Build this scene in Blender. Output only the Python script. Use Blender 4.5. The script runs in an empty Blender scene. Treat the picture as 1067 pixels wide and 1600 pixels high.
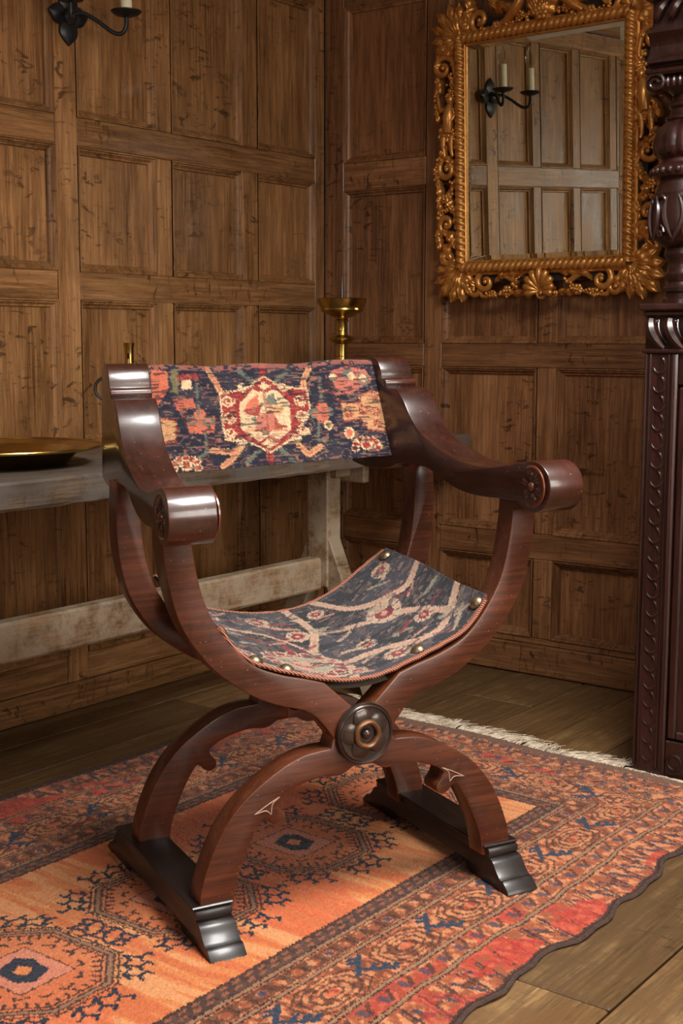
import bpy, bmesh, math, random
import numpy as np
from mathutils import Vector, Matrix
random.seed(7); rng = np.random.default_rng(7)
PI = math.pi
scene = bpy.context.scene
COL = scene.collection

# ------------------------------------------------------------------ camera, world, light, exposure
cd = bpy.data.cameras.new('camera'); cam = bpy.data.objects.new('camera', cd); COL.objects.link(cam)
yaw, pitch, roll = math.radians(37.37), math.radians(7.46), math.radians(.12)
F = Vector((-math.sin(yaw)*math.cos(pitch), math.cos(yaw)*math.cos(pitch), -math.sin(pitch)))
r0 = Vector((math.cos(yaw), math.sin(yaw), 0)); u0 = r0.cross(F)
rr = r0*math.cos(roll) + u0*math.sin(roll); uu = -r0*math.sin(roll) + u0*math.cos(roll)
mw = Matrix((rr, uu, -F)).transposed().to_4x4(); mw.translation = (2.698, -3.44, 1.0)
cam.matrix_world = mw
cd.sensor_fit = 'VERTICAL'; cd.sensor_height = 36; cd.lens = 36*2062/1600; cd.clip_start = .05
scene.camera = cam

world = bpy.data.worlds.new('daylight'); scene.world = world; world.use_nodes = True
bg = world.node_tree.nodes['Background']; bg.inputs[0].default_value = (.72, .82, 1, 1); bg.inputs[1].default_value = .5

def area(name, loc, rot, sx, sy, power, color):
    l = bpy.data.lights.new(name, 'AREA'); l.shape = 'RECTANGLE'; l.size = sx; l.size_y = sy
    l.energy = power; l.color = color
    o = bpy.data.objects.new(name, l); o.location = loc; o.rotation_euler = rot; COL.objects.link(o)
    return o
RZ0 = 2.22
# daylight at the right-wall window; added overhead source, and added fill behind the camera
area('window_daylight', (4.26, -2.15, 1.42), (0, math.radians(90), 0), 1.16, 1.9, 50, (1, .93, .83))
area('added_rooflight_lamp', (2.3, -1.75, RZ0+.13), (0, 0, 0), 1.0, .9, 78, (1, .97, .93))
area('window_daylight_rear', (2.0, -5.26, 1.42), (math.radians(90), 0, 0), 1.5, 1.16, 10, (1, .94, .86))
scene.view_settings.view_transform = 'Standard'; scene.view_settings.look = 'None'
scene.view_settings.gamma = 1; scene.view_settings.use_curve_mapping = False
scene.view_settings.exposure = 0.85

# ------------------------------------------------------------------ helpers
def S(r, g=None, b=None):
    if g is None: r, g, b = r
    f = lambda c: (c/255/12.92) if c/255 <= .04045 else ((c/255+.055)/1.055)**2.4
    return (f(r), f(g), f(b))

class MB:
    def __init__(s): s.v = []; s.f = []
    def add(s, vs, fs):
        k = len(s.v); s.v += [tuple(p) for p in vs]; s.f += [tuple(i+k for i in q) for q in fs]; return s
    def box(s, a, b, c=.003):
        """chamfered box between corners a and b"""
        lo = [min(a[i], b[i]) for i in range(3)]; hi = [max(a[i], b[i]) for i in range(3)]
        c = min([c] + [(hi[i]-lo[i])*.45 for i in range(3)])
        V = []; idx = {}
        for ax in range(3):
            for sx in (0, 1):
                for sy in (0, 1):
                    for sz in (0, 1):
                        sg = (sx, sy, sz); p = []
                        for i in range(3):
                            e = (hi if sg[i] else lo)[i]
                            p.append(e if i == ax else e + (-c if sg[i] else c))
                        idx[(ax, sg)] = len(V); V.append(p)
        Fs = []
        for ax in range(3):
            o1, o2 = [(1, 2), (2, 0), (0, 1)][ax]
            for sd in (0, 1):
                q = []
                for m, n in ((0, 0), (1, 0), (1, 1), (0, 1)):
                    t = [0]*3; t[ax] = sd; t[o1] = m; t[o2] = n; q.append(idx[(ax, tuple(t))])
                Fs.append(q if sd else q[::-1])
        for ax in range(3):
            o1, o2 = [(1, 2), (2, 0), (0, 1)][ax]
            for m in (0, 1):
                for n in (0, 1):
                    t0 = [0]*3; t1 = [0]*3; t1[ax] = 1
                    t0[o1] = t1[o1] = m; t0[o2] = t1[o2] = n
                    q = [idx[(o1, tuple(t0))], idx[(o1, tuple(t1))], idx[(o2, tuple(t1))], idx[(o2, tuple(t0))]]
                    Fs.append(q)
        for sx in (0, 1):
            for sy in (0, 1):
                for sz in (0, 1):
                    Fs.append([idx[(i, (sx, sy, sz))] for i in range(3)])
        return s.add(V, Fs)
    def lathe(s, prof, c=(0, 0, 0), seg=32, mod=None, axis='z'):
        V = []; Fs = []; n = len(prof)
        for i, (r, z) in enumerate(prof):
            for k in range(seg):
                t = 2*PI*k/seg; q = r*(mod(t, i) if mod else 1)
                p = (q*math.cos(t), q*math.sin(t), z)
                if axis == 'y': p = (p[0], -p[2], p[1])
                if axis == 'x': p = (p[2], p[0], p[1])
                V.append((p[0]+c[0], p[1]+c[1], p[2]+c[2]))
        for i in range(n-1):
            for k in range(seg):
                Fs.append((i*seg+k, i*seg+(k+1) % seg, (i+1)*seg+(k+1) % seg, (i+1)*seg+k))
        if prof[0][0] > 1e-6: Fs.append(tuple(range(seg))[::-1])
        if prof[-1][0] > 1e-6: Fs.append(tuple((n-1)*seg+k for k in range(seg)))
        return s.add(V, Fs)
    def tube(s, path, rad, seg=8, flat=1.0, closed=False):
        P = [Vector(p) for p in path]; n = len(P)
        if not hasattr(rad, '__len__'): rad = [rad]*n
        V = []; Fs = []; up = Vector((0, 0, 1)); prev = None
        for i in range(n):
            t = (P[(i+1) % n]-P[i-1]) if closed else (P[min(i+1, n-1)]-P[max(i-1, 0)])
            t = t.normalized() if t.length > 1e-9 else Vector((0, 0, 1))
            if prev is None:
                a = up if abs(t.dot(up)) < .9 else Vector((1, 0, 0)); nx = t.cross(a).normalized()
            else:
                nx = (prev-t*prev.dot(t)); nx = nx.normalized() if nx.length > 1e-6 else t.orthogonal().normalized()
            prev = nx; by = t.cross(nx)
            for k in range(seg):
                w = 2*PI*k/seg; V.append(P[i]+nx*(math.cos(w)*rad[i])+by*(math.sin(w)*rad[i]*flat))
        m = n if closed else n-1
        for i in range(m):
            j = (i+1) % n
            for k in range(seg): Fs.append((i*seg+k, i*seg+(k+1) % seg, j*seg+(k+1) % seg, j*seg+k))
        if not closed:
            Fs.append(tuple(range(seg))[::-1]); Fs.append(tuple((n-1)*seg+k for k in range(seg)))
        return s.add(V, Fs)
    def ball(s, c, r, seg=10, rings=6, M=None):
        if not hasattr(r, '__len__'): r = (r, r, r)
        V = [(0, 0, 1)]; Fs = []
        for i in range(1, rings):
            a = PI*i/rings
            for k in range(seg): V.append((math.sin(a)*math.cos(2*PI*k/seg), math.sin(a)*math.sin(2*PI*k/seg), math.cos(a)))
        V.append((0, 0, -1)); L = len(V)-1
        for k in range(seg):
            Fs.append((0, 1+k, 1+(k+1) % seg)); Fs.append((L, 1+(rings-2)*seg+(k+1) % seg, 1+(rings-2)*seg+k))
            for i in range(rings-2): Fs.append((1+i*seg+k, 1+(i+1)*seg+k, 1+(i+1)*seg+(k+1) % seg, 1+i*seg+(k+1) % seg))
        W = []
        for p in V:
            q = Vector((p[0]*r[0], p[1]*r[1], p[2]*r[2]))
            if M is not None: q = M @ q
            W.append((q[0]+c[0], q[1]+c[1], q[2]+c[2]))
        return s.add(W, Fs)
    def grid(s, fn, nu, nv, thick=None):
        V = [fn(i/nu, j/nv) for i in range(nu+1) for j in range(nv+1)]
        w = nv+1
        Fs = [(i*w+j, (i+1)*w+j, (i+1)*w+j+1, i*w+j+1) for i in range(nu) for j in range(nv)]
        return s.add(V, Fs)
    def build(s, name, m, parent=None, smooth=True, angle=35, loc=None, fix=True):
        me = bpy.data.meshes.new(name); me.from_pydata(s.v, [], s.f); me.update()
        if fix:
            b = bmesh.new(); b.from_mesh(me); bmesh.ops.recalc_face_normals(b, faces=b.faces); b.to_mesh(me); b.free()
        return link(name, me, m, parent, smooth, angle, loc)

def link(name, me, m, parent=None, smooth=True, angle=35, loc=None):
    if m is not None and len(me.materials) == 0: me.materials.append(m)
    if smooth and len(me.polygons):
        me.polygons.foreach_set('use_smooth', [True]*len(me.polygons)); me.set_sharp_from_angle(angle=math.radians(angle))
    o = bpy.data.objects.new(name, me); COL.objects.link(o)
    if parent is not None: o.parent = parent
    if loc is not None: o.location = loc
    return o

def prism(name, poly, fn, a, b, m, parent, bev=.003, seg=2, loc=None):
    """polygon (p,q) swept from a to b along the third axis; fn(p,q,t) -> xyz; bevelled outline"""
    bm = bmesh.new()
    A = [bm.verts.new(fn(p, q, a)) for p, q in poly]; B = [bm.verts.new(fn(p, q, b)) for p, q in poly]
    n = len(poly); bm.faces.new(A); bm.faces.new(B[::-1])
    for i in range(n): bm.faces.new((A[i], B[i], B[(i+1) % n], A[(i+1) % n]))
    bmesh.ops.recalc_face_normals(bm, faces=bm.faces)
    if bev:
        es = [e for e in bm.edges if (e.verts[0] in A) == (e.verts[1] in A)]
        bmesh.ops.bevel(bm, geom=es, offset=bev, segments=seg, profile=.5, affect='EDGES', clamp_overlap=True)
    me = bpy.data.meshes.new(name); bm.to_mesh(me); bm.free()
    return link(name, me, m, parent, True, 40, loc)

def spl(pts, n=5):
    """Catmull-Rom through 2D/3D points"""
    P = [np.array(p, float) for p in pts]; out = []
    for i in range(len(P)-1):
        p0 = P[i-1] if i else 2*P[0]-P[1]; p1 = P[i]; p2 = P[i+1]; p3 = P[i+2] if i+2 < len(P) else 2*P[-1]-P[-2]
        for k in range(n):
            t = k/n
            out.append(tuple(.5*((2*p1)+(-p0+p2)*t+(2*p0-5*p1+4*p2-p3)*t*t+(-p0+3*p1-3*p2+p3)*t**3)))
    out.append(tuple(P[-1])); return out

def tag(o, label=None, cat=None, group=None, kind=None):
    for k, v in (('label', label), ('category', cat), ('group', group), ('kind', kind)):
        if v: o[k] = v
    return o
def thing(name, label, cat, loc=(0, 0, 0), rotz=0, group=None):
    o = bpy.data.objects.new(name, None); COL.objects.link(o); o.location = loc; o.rotation_euler = (0, 0, rotz)
    o.empty_display_size = .1
    return tag(o, label, cat, group)
def copy_tree(o, parent=None):
    c = o.copy(); COL.objects.link(c); c.parent = parent
    for ch in list(o.children): copy_tree(ch, c)
    return c

# ------------------------------------------------------------------ materials
def new_mat(name):
    m = bpy.data.materials.new(name); m.use_nodes = True; nt = m.node_tree
    return m, nt, nt.nodes['Principled BSDF']
def N(nt, typ, **kw):
    n = nt.nodes.new(typ)
    for k, v in kw.items():
        if k in n.bl_rna.properties: setattr(n, k, v)
        else: n.inputs[k].default_value = v
    return n
def ramp(nt, src, stops):
    n = nt.nodes.new('ShaderNodeValToRGB'); e = n.color_ramp.elements
    while len(e) < len(stops): e.new(.5)
    for i, (p, c) in enumerate(stops):
        e[i].position = p; e[i].color = (c, c, c, 1) if not hasattr(c, '__len__') else (*c, 1)
    nt.links.new(src, n.inputs[0]); return n.outputs[0]
def mixc(nt, fac, a, b, mode='MIX'):
    n = nt.nodes.new('ShaderNodeMix'); n.data_type = 'RGBA'; n.blend_type = mode
    for s, i in ((fac, 0), (a, 6), (b, 7)):
        if isinstance(s, (int, float)): n.inputs[i].default_value = s
        elif isinstance(s, tuple): n.inputs[i].default_value = (*s, 1)
        else: nt.links.new(s, n.inputs[i])
    return n.outputs[2]
def wood(name, dark, mid, light, axis='z', rough=.45, fleck=.5, var=.35, bump=.3, coat=.0, specks=0, scale=1.0, grey=None, pores=.5, spec=.5, wear=None):
    m, nt, bs = new_mat(name); L = nt.links.new
    tc = N(nt, 'ShaderNodeTexCoord'); oi = N(nt, 'ShaderNodeObjectInfo')
    mul = N(nt, 'ShaderNodeMath', operation='MULTIPLY'); mul.inputs[1].default_value = 91.7; L(oi.outputs['Random'], mul.inputs[0])
    cx = N(nt, 'ShaderNodeCombineXYZ')
    for i in range(3): L(mul.outputs[0], cx.inputs[i])
    ad = N(nt, 'ShaderNodeVectorMath', operation='ADD'); L(tc.outputs['Object'], ad.inputs[0]); L(cx.outputs[0], ad.inputs[1])
    i = 'xyz'.index(axis)
    def mp(al):
        s = [scale]*3; s[i] = scale*al
        k = N(nt, 'ShaderNodeMapping'); k.inputs['Scale'].default_value = s; L(ad.outputs[0], k.inputs[0]); return k.outputs[0]
    n1 = N(nt, 'ShaderNodeTexNoise', Scale=70.0, Detail=7.0, Roughness=.7, Distortion=.35); L(mp(.05), n1.inputs['Vector'])
    n2 = N(nt, 'ShaderNodeTexNoise', Scale=7.0, Detail=3.0, Roughness=.6, Distortion=.8); L(mp(.22), n2.inputs['Vector'])
    n3 = N(nt, 'ShaderNodeTexNoise', Scale=17.0, Detail=4.0, Roughness=.62, Distortion=1.2); L(mp(2.3), n3.inputs['Vector'])
    n4 = N(nt, 'ShaderNodeTexNoise', Scale=4.5, Detail=2.0); L(mp(.6), n4.inputs['Vector'])
    wv = N(nt, 'ShaderNodeTexWave', wave_type='BANDS', bands_direction='X' if i != 0 else 'Y', Scale=11.0, Distortion=9.0, Detail=3.0)
    wv.inputs['Detail Scale'].default_value = 1.4; L(mp(.16), wv.inputs['Vector'])
    c1 = ramp(nt, n1.outputs[0], [(.3, dark), (.5, mid), (.72, light)])
    n5 = N(nt, 'ShaderNodeTexNoise', Scale=150.0, Detail=4.0, Roughness=.8, Distortion=.25); L(mp(.04), n5.inputs['Vector'])
    c1 = mixc(nt, ramp(nt, n5.outputs[0], [(.42, .75), (.53, 0.)]), c1, tuple(.45*x for x in dark))
    c2 = mixc(nt, .42, c1, ramp(nt, n2.outputs[0], [(.32, dark), (.55, mid), (.75, light)]))
    wf = N(nt, 'ShaderNodeMath', operation='MULTIPLY'); wf.inputs[1].default_value = pores
    L(ramp(nt, wv.outputs[0], [(.0, 1.0), (.25, .0)]), wf.inputs[0])
    c2 = mixc(nt, wf.outputs[0], c2, tuple(.55*x for x in mid))
    # medullary ray flecks, gathered in patches
    fl = N(nt, 'ShaderNodeMath', operation='MULTIPLY'); L(ramp(nt, n3.outputs[0], [(.57, 0.), (.65, 1.)]), fl.inputs[0])
    L(ramp(nt, n4.outputs[0], [(.42, 0.), (.58, fleck)]), fl.inputs[1])
    c3 = mixc(nt, fl.outputs[0], c2, tuple(.45*x for x in dark))
    if grey:
        n6 = N(nt, 'ShaderNodeTexNoise', Scale=11.0, Detail=9.0, Roughness=.75); L(tc.outputs['Object'], n6.inputs['Vector'])
        c3 = mixc(nt, ramp(nt, n6.outputs[0], [(.42, 0.), (.56, .85)]), c3, grey)
    # board-to-board variation
    rv = N(nt, 'ShaderNodeMapRange'); L(oi.outputs['Random'], rv.inputs[0]); rv.inputs[3].default_value = 1-var; rv.inputs[4].default_value = 1+var
    hs = N(nt, 'ShaderNodeHueSaturation'); L(rv.outputs[0], hs.inputs['Value']); L(c3, hs.inputs['Color'])
    out = hs.outputs[0]
    if wear:
        ge = N(nt, 'ShaderNodeNewGeometry'); out = mixc(nt, ramp(nt, ge.outputs['Pointiness'], [(.53, 0.), (.62, .8)]), out, wear)
    if specks:
        vo = N(nt, 'ShaderNodeTexVoronoi', Scale=float(specks)); L(tc.outputs['Object'], vo.inputs['Vector'])
        out = mixc(nt, ramp(nt, vo.outputs['Distance'], [(.045, .8), (.075, 0.)]), out, (.30, .22, .17))
    L(out, bs.inputs['Base Color'])
    rn = ramp(nt, n2.outputs[0], [(.3, max(0, rough-.1)), (.7, min(1, rough+.12))]); L(rn, bs.inputs['Roughness'])
    bs.inputs['Coat Weight'].default_value = coat; bs.inputs['Coat Roughness'].default_value = .16
    bs.inputs['Specular IOR Level'].default_value = spec
    bp = N(nt, 'ShaderNodeBump', Strength=bump, Distance=.003); hm = mixc(nt, .4, n1.outputs[0], n3.outputs[0])
    L(hm, bp.inputs['Height']); L(bp.outputs[0], bs.inputs['Normal'])
    return m
def plain(name, col, rough=.5, metal=0., bump=0, bscale=60, col2=None, nscale=12, coat=0):
    m, nt, bs = new_mat(name); L = nt.links.new
    bs.inputs['Roughness'].default_value = rough; bs.inputs['Metallic'].default_value = metal
    tc = N(nt, 'ShaderNodeTexCoord')
    n = N(nt, 'ShaderNodeTexNoise', Scale=float(nscale), Detail=5.0, Roughness=.6); L(tc.outputs['Object'], n.inputs['Vector'])
    c = ramp(nt, n.outputs[0], [(.35, col), (.65, col2 or tuple(.8*x for x in col))]); L(c, bs.inputs['Base Color'])
    bs.inputs['Coat Weight'].default_value = coat
    if bump:
        n2 = N(nt, 'ShaderNodeTexNoise', Scale=float(bscale), Detail=4.0); L(tc.outputs['Object'], n2.inputs['Vector'])
        bp = N(nt, 'ShaderNodeBump', Strength=bump, Distance=.002); L(n2.outputs[0], bp.inputs['Height']); L(bp.outputs[0], bs.inputs['Normal'])
    return m
def textile(name, rough=.95, bump=.5, bscale=500):
    m, nt, bs = new_mat(name); L = nt.links.new
    at = N(nt, 'ShaderNodeAttribute', attribute_name='Col'); tc = N(nt, 'ShaderNodeTexCoord')
    n = N(nt, 'ShaderNodeTexNoise', Scale=float(bscale), Detail=3.0); L(tc.outputs['Object'], n.inputs['Vector'])
    L(mixc(nt, .45, at.outputs['Color'], ramp(nt, n.outputs[0], [(.3, .45), (.7, 1.0)]), 'MULTIPLY'), bs.inputs['Base Color'])
    bs.inputs['Roughness'].default_value = rough; bs.inputs['Specular IOR Level'].default_value = .12
    bs.inputs['Sheen Weight'].default_value = .15
    bp = N(nt, 'ShaderNodeBump', Strength=bump, Distance=.002); L(n.outputs[0], bp.inputs['Height']); L(bp.outputs[0], bs.inputs['Normal'])
    return m

OAK_L = [S(80, 51, 28), S(144, 101, 61), S(184, 138, 90)]
OAK_B = [S(76, 45, 26), S(138, 93, 58), S(176, 128, 84)]
M = {}
for ax in 'zy': M['oak_left_'+ax] = wood('oak_left_'+ax, *OAK_L, axis=ax, rough=.33, fleck=.8, var=.14, bump=.35, pores=.42)
for ax in 'zx': M['oak_back_'+ax] = wood('oak_back_'+ax, *OAK_B, axis=ax, rough=.40, fleck=.85, var=.14, bump=.3, pores=.4)
M['dark_gap'] = plain('dark_backing', S(30, 20, 13), .8)  # dark brown backing behind boards, panels and mirror
for ax in 'y': M['floor'] = wood('floor_oak', S(62, 43, 25), S(112, 84, 50), S(150, 117, 74), axis='y', rough=.5, fleck=.5, var=.25, bump=.6, scale=.8, pores=.7, grey=S(92, 66, 38))
M['chair'] = wood('chair_walnut', S(36, 17, 10), S(80, 39, 22), S(110, 57, 33), axis='x', rough=.36, fleck=.3, var=.1, bump=.06, coat=.2, specks=70, pores=.15, wear=S(140, 76, 42))
M['chair_arm'] = wood('chair_walnut_dark', S(24, 9, 6), S(52, 21, 12), S(78, 34, 19), axis='y', rough=.33, fleck=.25, var=.1, bump=.05, coat=.7, specks=60, pores=.15, wear=S(124, 60, 32))
M['chair_foot'] = wood('chair_foot_blackened', S(14, 9, 8), S(27, 17, 14), S(40, 25, 20), axis='y', rough=.4, fleck=.2, var=.1, bump=.06, coat=.25, pores=.15)
M['table'] = wood('table_elm_grey', S(70, 50, 34), S(128, 100, 70), S(164, 136, 102), axis='y', rough=.62, fleck=.4, var=.1, bump=.7, grey=S(150, 134, 112), pores=.4)
M['table_top'] = wood('table_top_weathered', S(58, 46, 36), S(104, 86, 68), S(140, 116, 88), axis='y', rough=.5, fleck=.4, var=.1, bump=.8, grey=S(96, 90, 84), pores=.3)
M['cupboard'] = wood('cupboard_oak_black', S(22, 9, 7), S(44, 19, 14), S(66, 30, 21), axis='z', rough=.34, fleck=.3, var=.12, bump=.25, coat=.4, pores=.2)
M['gilt'] = plain('gilt_gesso', (.62, .30, .075), .31, .62, .12, 90, (.44, .18, .04), 30)
M['brass'] = plain('brass', (.52, .36, .11), .24, 1., .04, 40, (.42, .27, .07), 18)
M['brass_dull'] = plain('brass_dull', (.40, .30, .13), .36, 1., .05, 60, (.26, .18, .07), 40)
M['nail'] = plain('nail_antique', (.36, .28, .18), .36, .9, .1, 120, (.22, .16, .10), 60)
M['boss'] = plain('boss_bronze_wood', (.055, .032, .022), .34, .3, .1, 90, (.03, .019, .015), 40, .3)
M['boss_gold'] = plain('boss_worn_bronze', (.17, .075, .03), .34, .5, .1, 90, (.15, .07, .035), 60)
M['iron'] = plain('black_iron', (.012, .012, .013), .42, .4, .25, 90, (.02, .02, .022), 30)
M['steel'] = plain('grey_iron', (.10, .10, .10), .4, .9)
M['candle'] = plain('candle_tube', S(232, 222, 190), .6)
M['plaster'] = plain('ceiling_plaster', S(228, 224, 214), .9, 0, .2, 30)
M['wall_oak'] = wood('oak_boarding', *OAK_L, axis='z', rough=.5)
M['fringe'] = plain('fringe_wool', S(206, 192, 170), .95, 0, 0, 60, S(150, 130, 108), 40)
M['binding'] = plain('binding_wool', S(46, 34, 30), .95, 0, .6, 300, S(70, 48, 38), 120)
M['inlay'] = plain('bone_inlay', S(170, 140, 120), .5)
M['underlay'] = plain('grey_webbing', S(110, 98, 84), .9, 0, .4, 400)
m, nt, bs = new_mat('mirror_silver'); bs.inputs['Metallic'].default_value = 1; bs.inputs['Roughness'].default_value = .012; bs.inputs['Base Color'].default_value = (.74, .78, .68, 1); M['mirror'] = m
m, nt, bs = new_mat('bulb_glass'); bs.inputs['Roughness'].default_value = .02; bs.inputs['Transmission Weight'].default_value = 1; bs.inputs['IOR'].default_value = 1.15; M['bulb'] = m
m, nt, bs = new_mat('window_glass')
tr = N(nt, 'ShaderNodeBsdfTransparent'); gl = N(nt, 'ShaderNodeBsdfGlossy', Roughness=.03); mx = N(nt, 'ShaderNodeMixShader'); mx.inputs[0].default_value = .06
nt.links.new(tr.outputs[0], mx.inputs[1]); nt.links.new(gl.outputs[0], mx.inputs[2]); nt.links.new(mx.outputs[0], nt.nodes['Material Output'].inputs[0]); M['pane'] = m
M['rug'] = textile('rug_pile', .97, .6, 420)
M['cloth'] = textile('woven_cloth', .92, .5, 600)

# ------------------------------------------------------------------ the setting: room shell
RX, RY, RZ = 4.2, -5.2, 2.22
def struct(o, label, cat): return tag(o, label, cat, None, 'structure')
fl = struct(MB().box((-.12, .12, -.1), (RX+.12, RY-.12, -.024), .002).build('floor', M['dark_gap']), 'old wide oak floorboards running towards the panelled corner', 'floor')
seams = [0.0, .14, .33, .535, .755, .972, 1.142, 1.315, 1.52, 1.702, 1.884, 2.08, 2.29, 2.48, 2.7, 2.9, 3.12, 3.3, 3.5, 3.72, 3.95, 4.2]
butts = {0: [-1.9, -3.6], 1: [-.86, -2.9], 2: [-1.7, -3.9], 3: [-.9, -2.4, -4.1], 4: [-.318, -2.0, -3.7], 5: [-1.1, -2.9], 6: [-.632, -2.3, -4.0],
         7: [-.36, -1.9, -3.5], 8: [-1.2, -3.0], 9: [-1.705, -3.3], 10: [-.9, -2.5], 11: [-1.6, -3.4]}
for i in range(len(seams)-1):
    ys = [0.0] + butts.get(i, [-(.8+.7*random.random()), -(2.6+.9*random.random())]) + [RY]
    for a, b in zip(ys[:-1], ys[1:]):
        w = seams[i+1]-seams[i]-.004; l = a-b-.003; dz = -.0015*random.random()
        MB().box((-w/2, -l/2, -.024), (w/2, l/2, dz), .003).build('plank', M['floor'], fl, loc=((seams[i]+seams[i+1])/2, (a+b)/2, 0))

def panelling(wall, mp, mat, colspans, uprights, rails, rows_of, axis_rail, lo=-.03):
    """mp(s,z,d) -> xyz, d out of the wall face"""
    def bx(name, s0, s1, z0, z1, d0, d1, m, ch=.0025):
        c = ((s0+s1)/2, (z0+z1)/2); o = Vector(mp(c[0], c[1], 0))
        a = Vector(mp(s0, z0, d0))-o; b = Vector(mp(s1, z1, d1))-o
        return MB().box(a, b, ch).build(name, m, wall, loc=o)
    for name, s0, s1, z0, z1 in uprights: bx(name, s0+.0006, s1-.0006, z0, z1, lo-.006, random.uniform(-.0012, .0006), mat['z'])
    for s0, s1, z0, z1 in rails: bx('rail', s0+.0006, s1-.0006, z0, z1, lo-.006, random.uniform(-.002, 0), mat[axis_rail])
    DEP = [.001, .0015, -.004, -.0035, -.007, -.0125, -.013, -.022]
    OT = [0, .003, .0055, .0085, .010, .0145, .018, .0205]; OB = [0, .003, .008, .0095, .012, .016, .0175, .0225]
    for s0, s1, z0, z1 in colspans:
        bx('panel', s0+.004, s1-.004, z0+.004, z1-.004, lo-.006, -.0205, mat['z'], .001)
        c = ((s0+s1)/2, (z0+z1)/2); o = Vector(mp(c[0], c[1], 0)); mb = MB(); V = []
        for k in range(len(DEP)):
            for (s, z) in ((s0+OT[k], z0+OB[k]), (s1-OT[k], z0+OB[k]), (s1-OT[k], z1-OT[k]), (s0+OT[k], z1-OT[k])):
                V.append(Vector(mp(s, z, DEP[k]))-o)
        Fs = [(k*4+j, k*4+(j+1) % 4, (k+1)*4+(j+1) % 4, (k+1)*4+j) for k in range(len(DEP)-1) for j in range(4)]
        mb.add(V, Fs).build('moulding', mat['z'], wall, smooth=False, loc=o)

# ---- left wall (face x = 0), s runs along y
wl = struct(MB().box((-.12, .0, -.1), (-.034, RY, RZ), .002).build('wall_left', M['dark_gap']), 'warm brown oak panelled wall behind the long table', 'wall')
mpL = lambda s, z, d: (d, s, z)
ML = {'z': M['oak_left_z'], 'y': M['oak_left_y']}
bays = [(-1.046, [(-1.046, -.760), (-.698, -.400), (-.329, -.050)]), None]
cols = [(-.329, -.050), (-.698, -.400), (-1.046, -.760)]
cols2 = [(-1.372, -1.120), (-1.682, -1.432), (-1.992, -1.742), (-2.302, -2.052)]
cols3 = [(-2.66, -2.375), (-3.02, -2.72), (-3.38, -3.08), (-3.74, -3.44), (-4.1, -3.8), (-4.5, -4.16), (-4.9, -4.56)]
zr = [(.150, .650), (.722, 1.101), (1.176, 1.498), (1.573, 2.045)]
ups = [('stile', -.050, 0, .074, 2.12), ('stile', -1.120, -1.046, .074, 2.12), ('stile', -2.375, -2.302, .074, 2.12), ('stile', RY, -4.9, .074, 2.12)]
def muntins(cs):
    out = []
    cs = sorted(cs)
    for (a, b), (c, d) in zip(cs[:-1], cs[1:]):
        for z0, z1 in zr: out.append(('muntin', b, c, z0, z1))
    return out
ups += muntins(cols) + muntins(cols2) + muntins(cols3)
rl = []
for s0, s1 in ((-1.046, -.050), (-2.302, -1.120), (-4.9, -2.375)):
    for z0, z1 in ((.074, .150), (.650, .722), (1.101, 1.176), (1.498, 1.573), (2.045, 2.12)): rl.append((s0, s1, z0, z1))
panelling(wl, mpL, ML, [(a, b, z0, z1) for a, b in cols+cols2+cols3 for z0, z1 in zr], ups, rl, None, 'y')
struct(MB().box((.0005, -.012, 0.001), (.016, RY, .076), .004).build('baseboard_left', M['oak_left_y']), 'plain oak skirting board below the panelled wall with the table', 'baseboard')
struct(MB().box((-.03, -.002, 2.121), (.05, RY, RZ), .008).build('trim_1', M['oak_left_y']), 'oak cornice beam above the left panelling', 'cornice')

# ---- back wall (face y = 0), s runs along x
wb = struct(MB().box((-.12, .034, -.1), (RX+.12, .12, RZ), .002).build('wall_back', M['dark_gap']), 'dark oak panelled wall carrying the gilt mirror', 'wall')
mpB = lambda s, z, d: (s, -d, z)
MBk = {'z': M['oak_back_z'], 'x': M['oak_back_x']}
bc = [(.077, .391), (.457, .790), (.855, 1.19), (1.255, 1.59), (1.655, 2.0), (2.065, 2.4), (2.465, 2.8), (2.865, 3.2), (3.265, 3.6), (3.665, 4.1)]
bz0 = [(.110, .350), (.426, .917), (.989, 1.470), (1.556, 2.035)]
bu = [('stile', 0.0, .077, .09, 2.12), ('stile', .391, .457, .09, 2.12), ('stile', 4.1, RX, .09, 2.12)]
for (a, b), (c, d) in zip(bc[1:-1], bc[2:]):
    for z0, z1 in bz0: bu.append(('muntin', b, c, z0, z1))
br = []
for s0, s1 in ((.077, .391), (.457, 4.1)):
    for z0, z1 in ((.09, .110), (.350, .426), (.917, .989), (1.470, 1.556), (2.035, 2.12)): br.append((s0, s1, z0, z1))
panelling(wb, mpB, MBk, [(a, b, z0, z1) for a, b in bc for z0, z1 in bz0], bu, br, None, 'x')
struct(MB().box((.017, -.0005, .001), (RX, -.018, .092), .004).build('baseboard_back', M['oak_back_x']), 'dark oak skirting board below the mirror wall', 'baseboard')
struct(MB().box((.051, .03, 2.121), (RX, -.05, RZ), .008).build('trim_2', M['oak_back_x']), 'oak cornice beam above the mirror wall', 'cornice')
cmb = MB(); rx0, rx1, ry0, ry1 = 1.8, 2.8, -2.2, -1.3
for a, b in (((-.12, .12), (rx0, RY-.12)), ((rx1, .12), (RX+.12, RY-.12)), ((rx0, .12), (rx1, ry1)), ((rx0, ry0), (rx1, RY-.12))): cmb.box((*a, RZ+.002), (*b, RZ+.1), .0005)
struct(cmb.build('ceiling', M['plaster']), 'low white plaster ceiling above the panelling', 'ceiling')
rf = struct(thing('window_3', '', '', (2.3, -1.75, RZ+.002)), 'small rooflight added to the plaster ceiling for overhead light', 'window')  # invented opening, added to carry the overhead light behind the arm highlights
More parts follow.
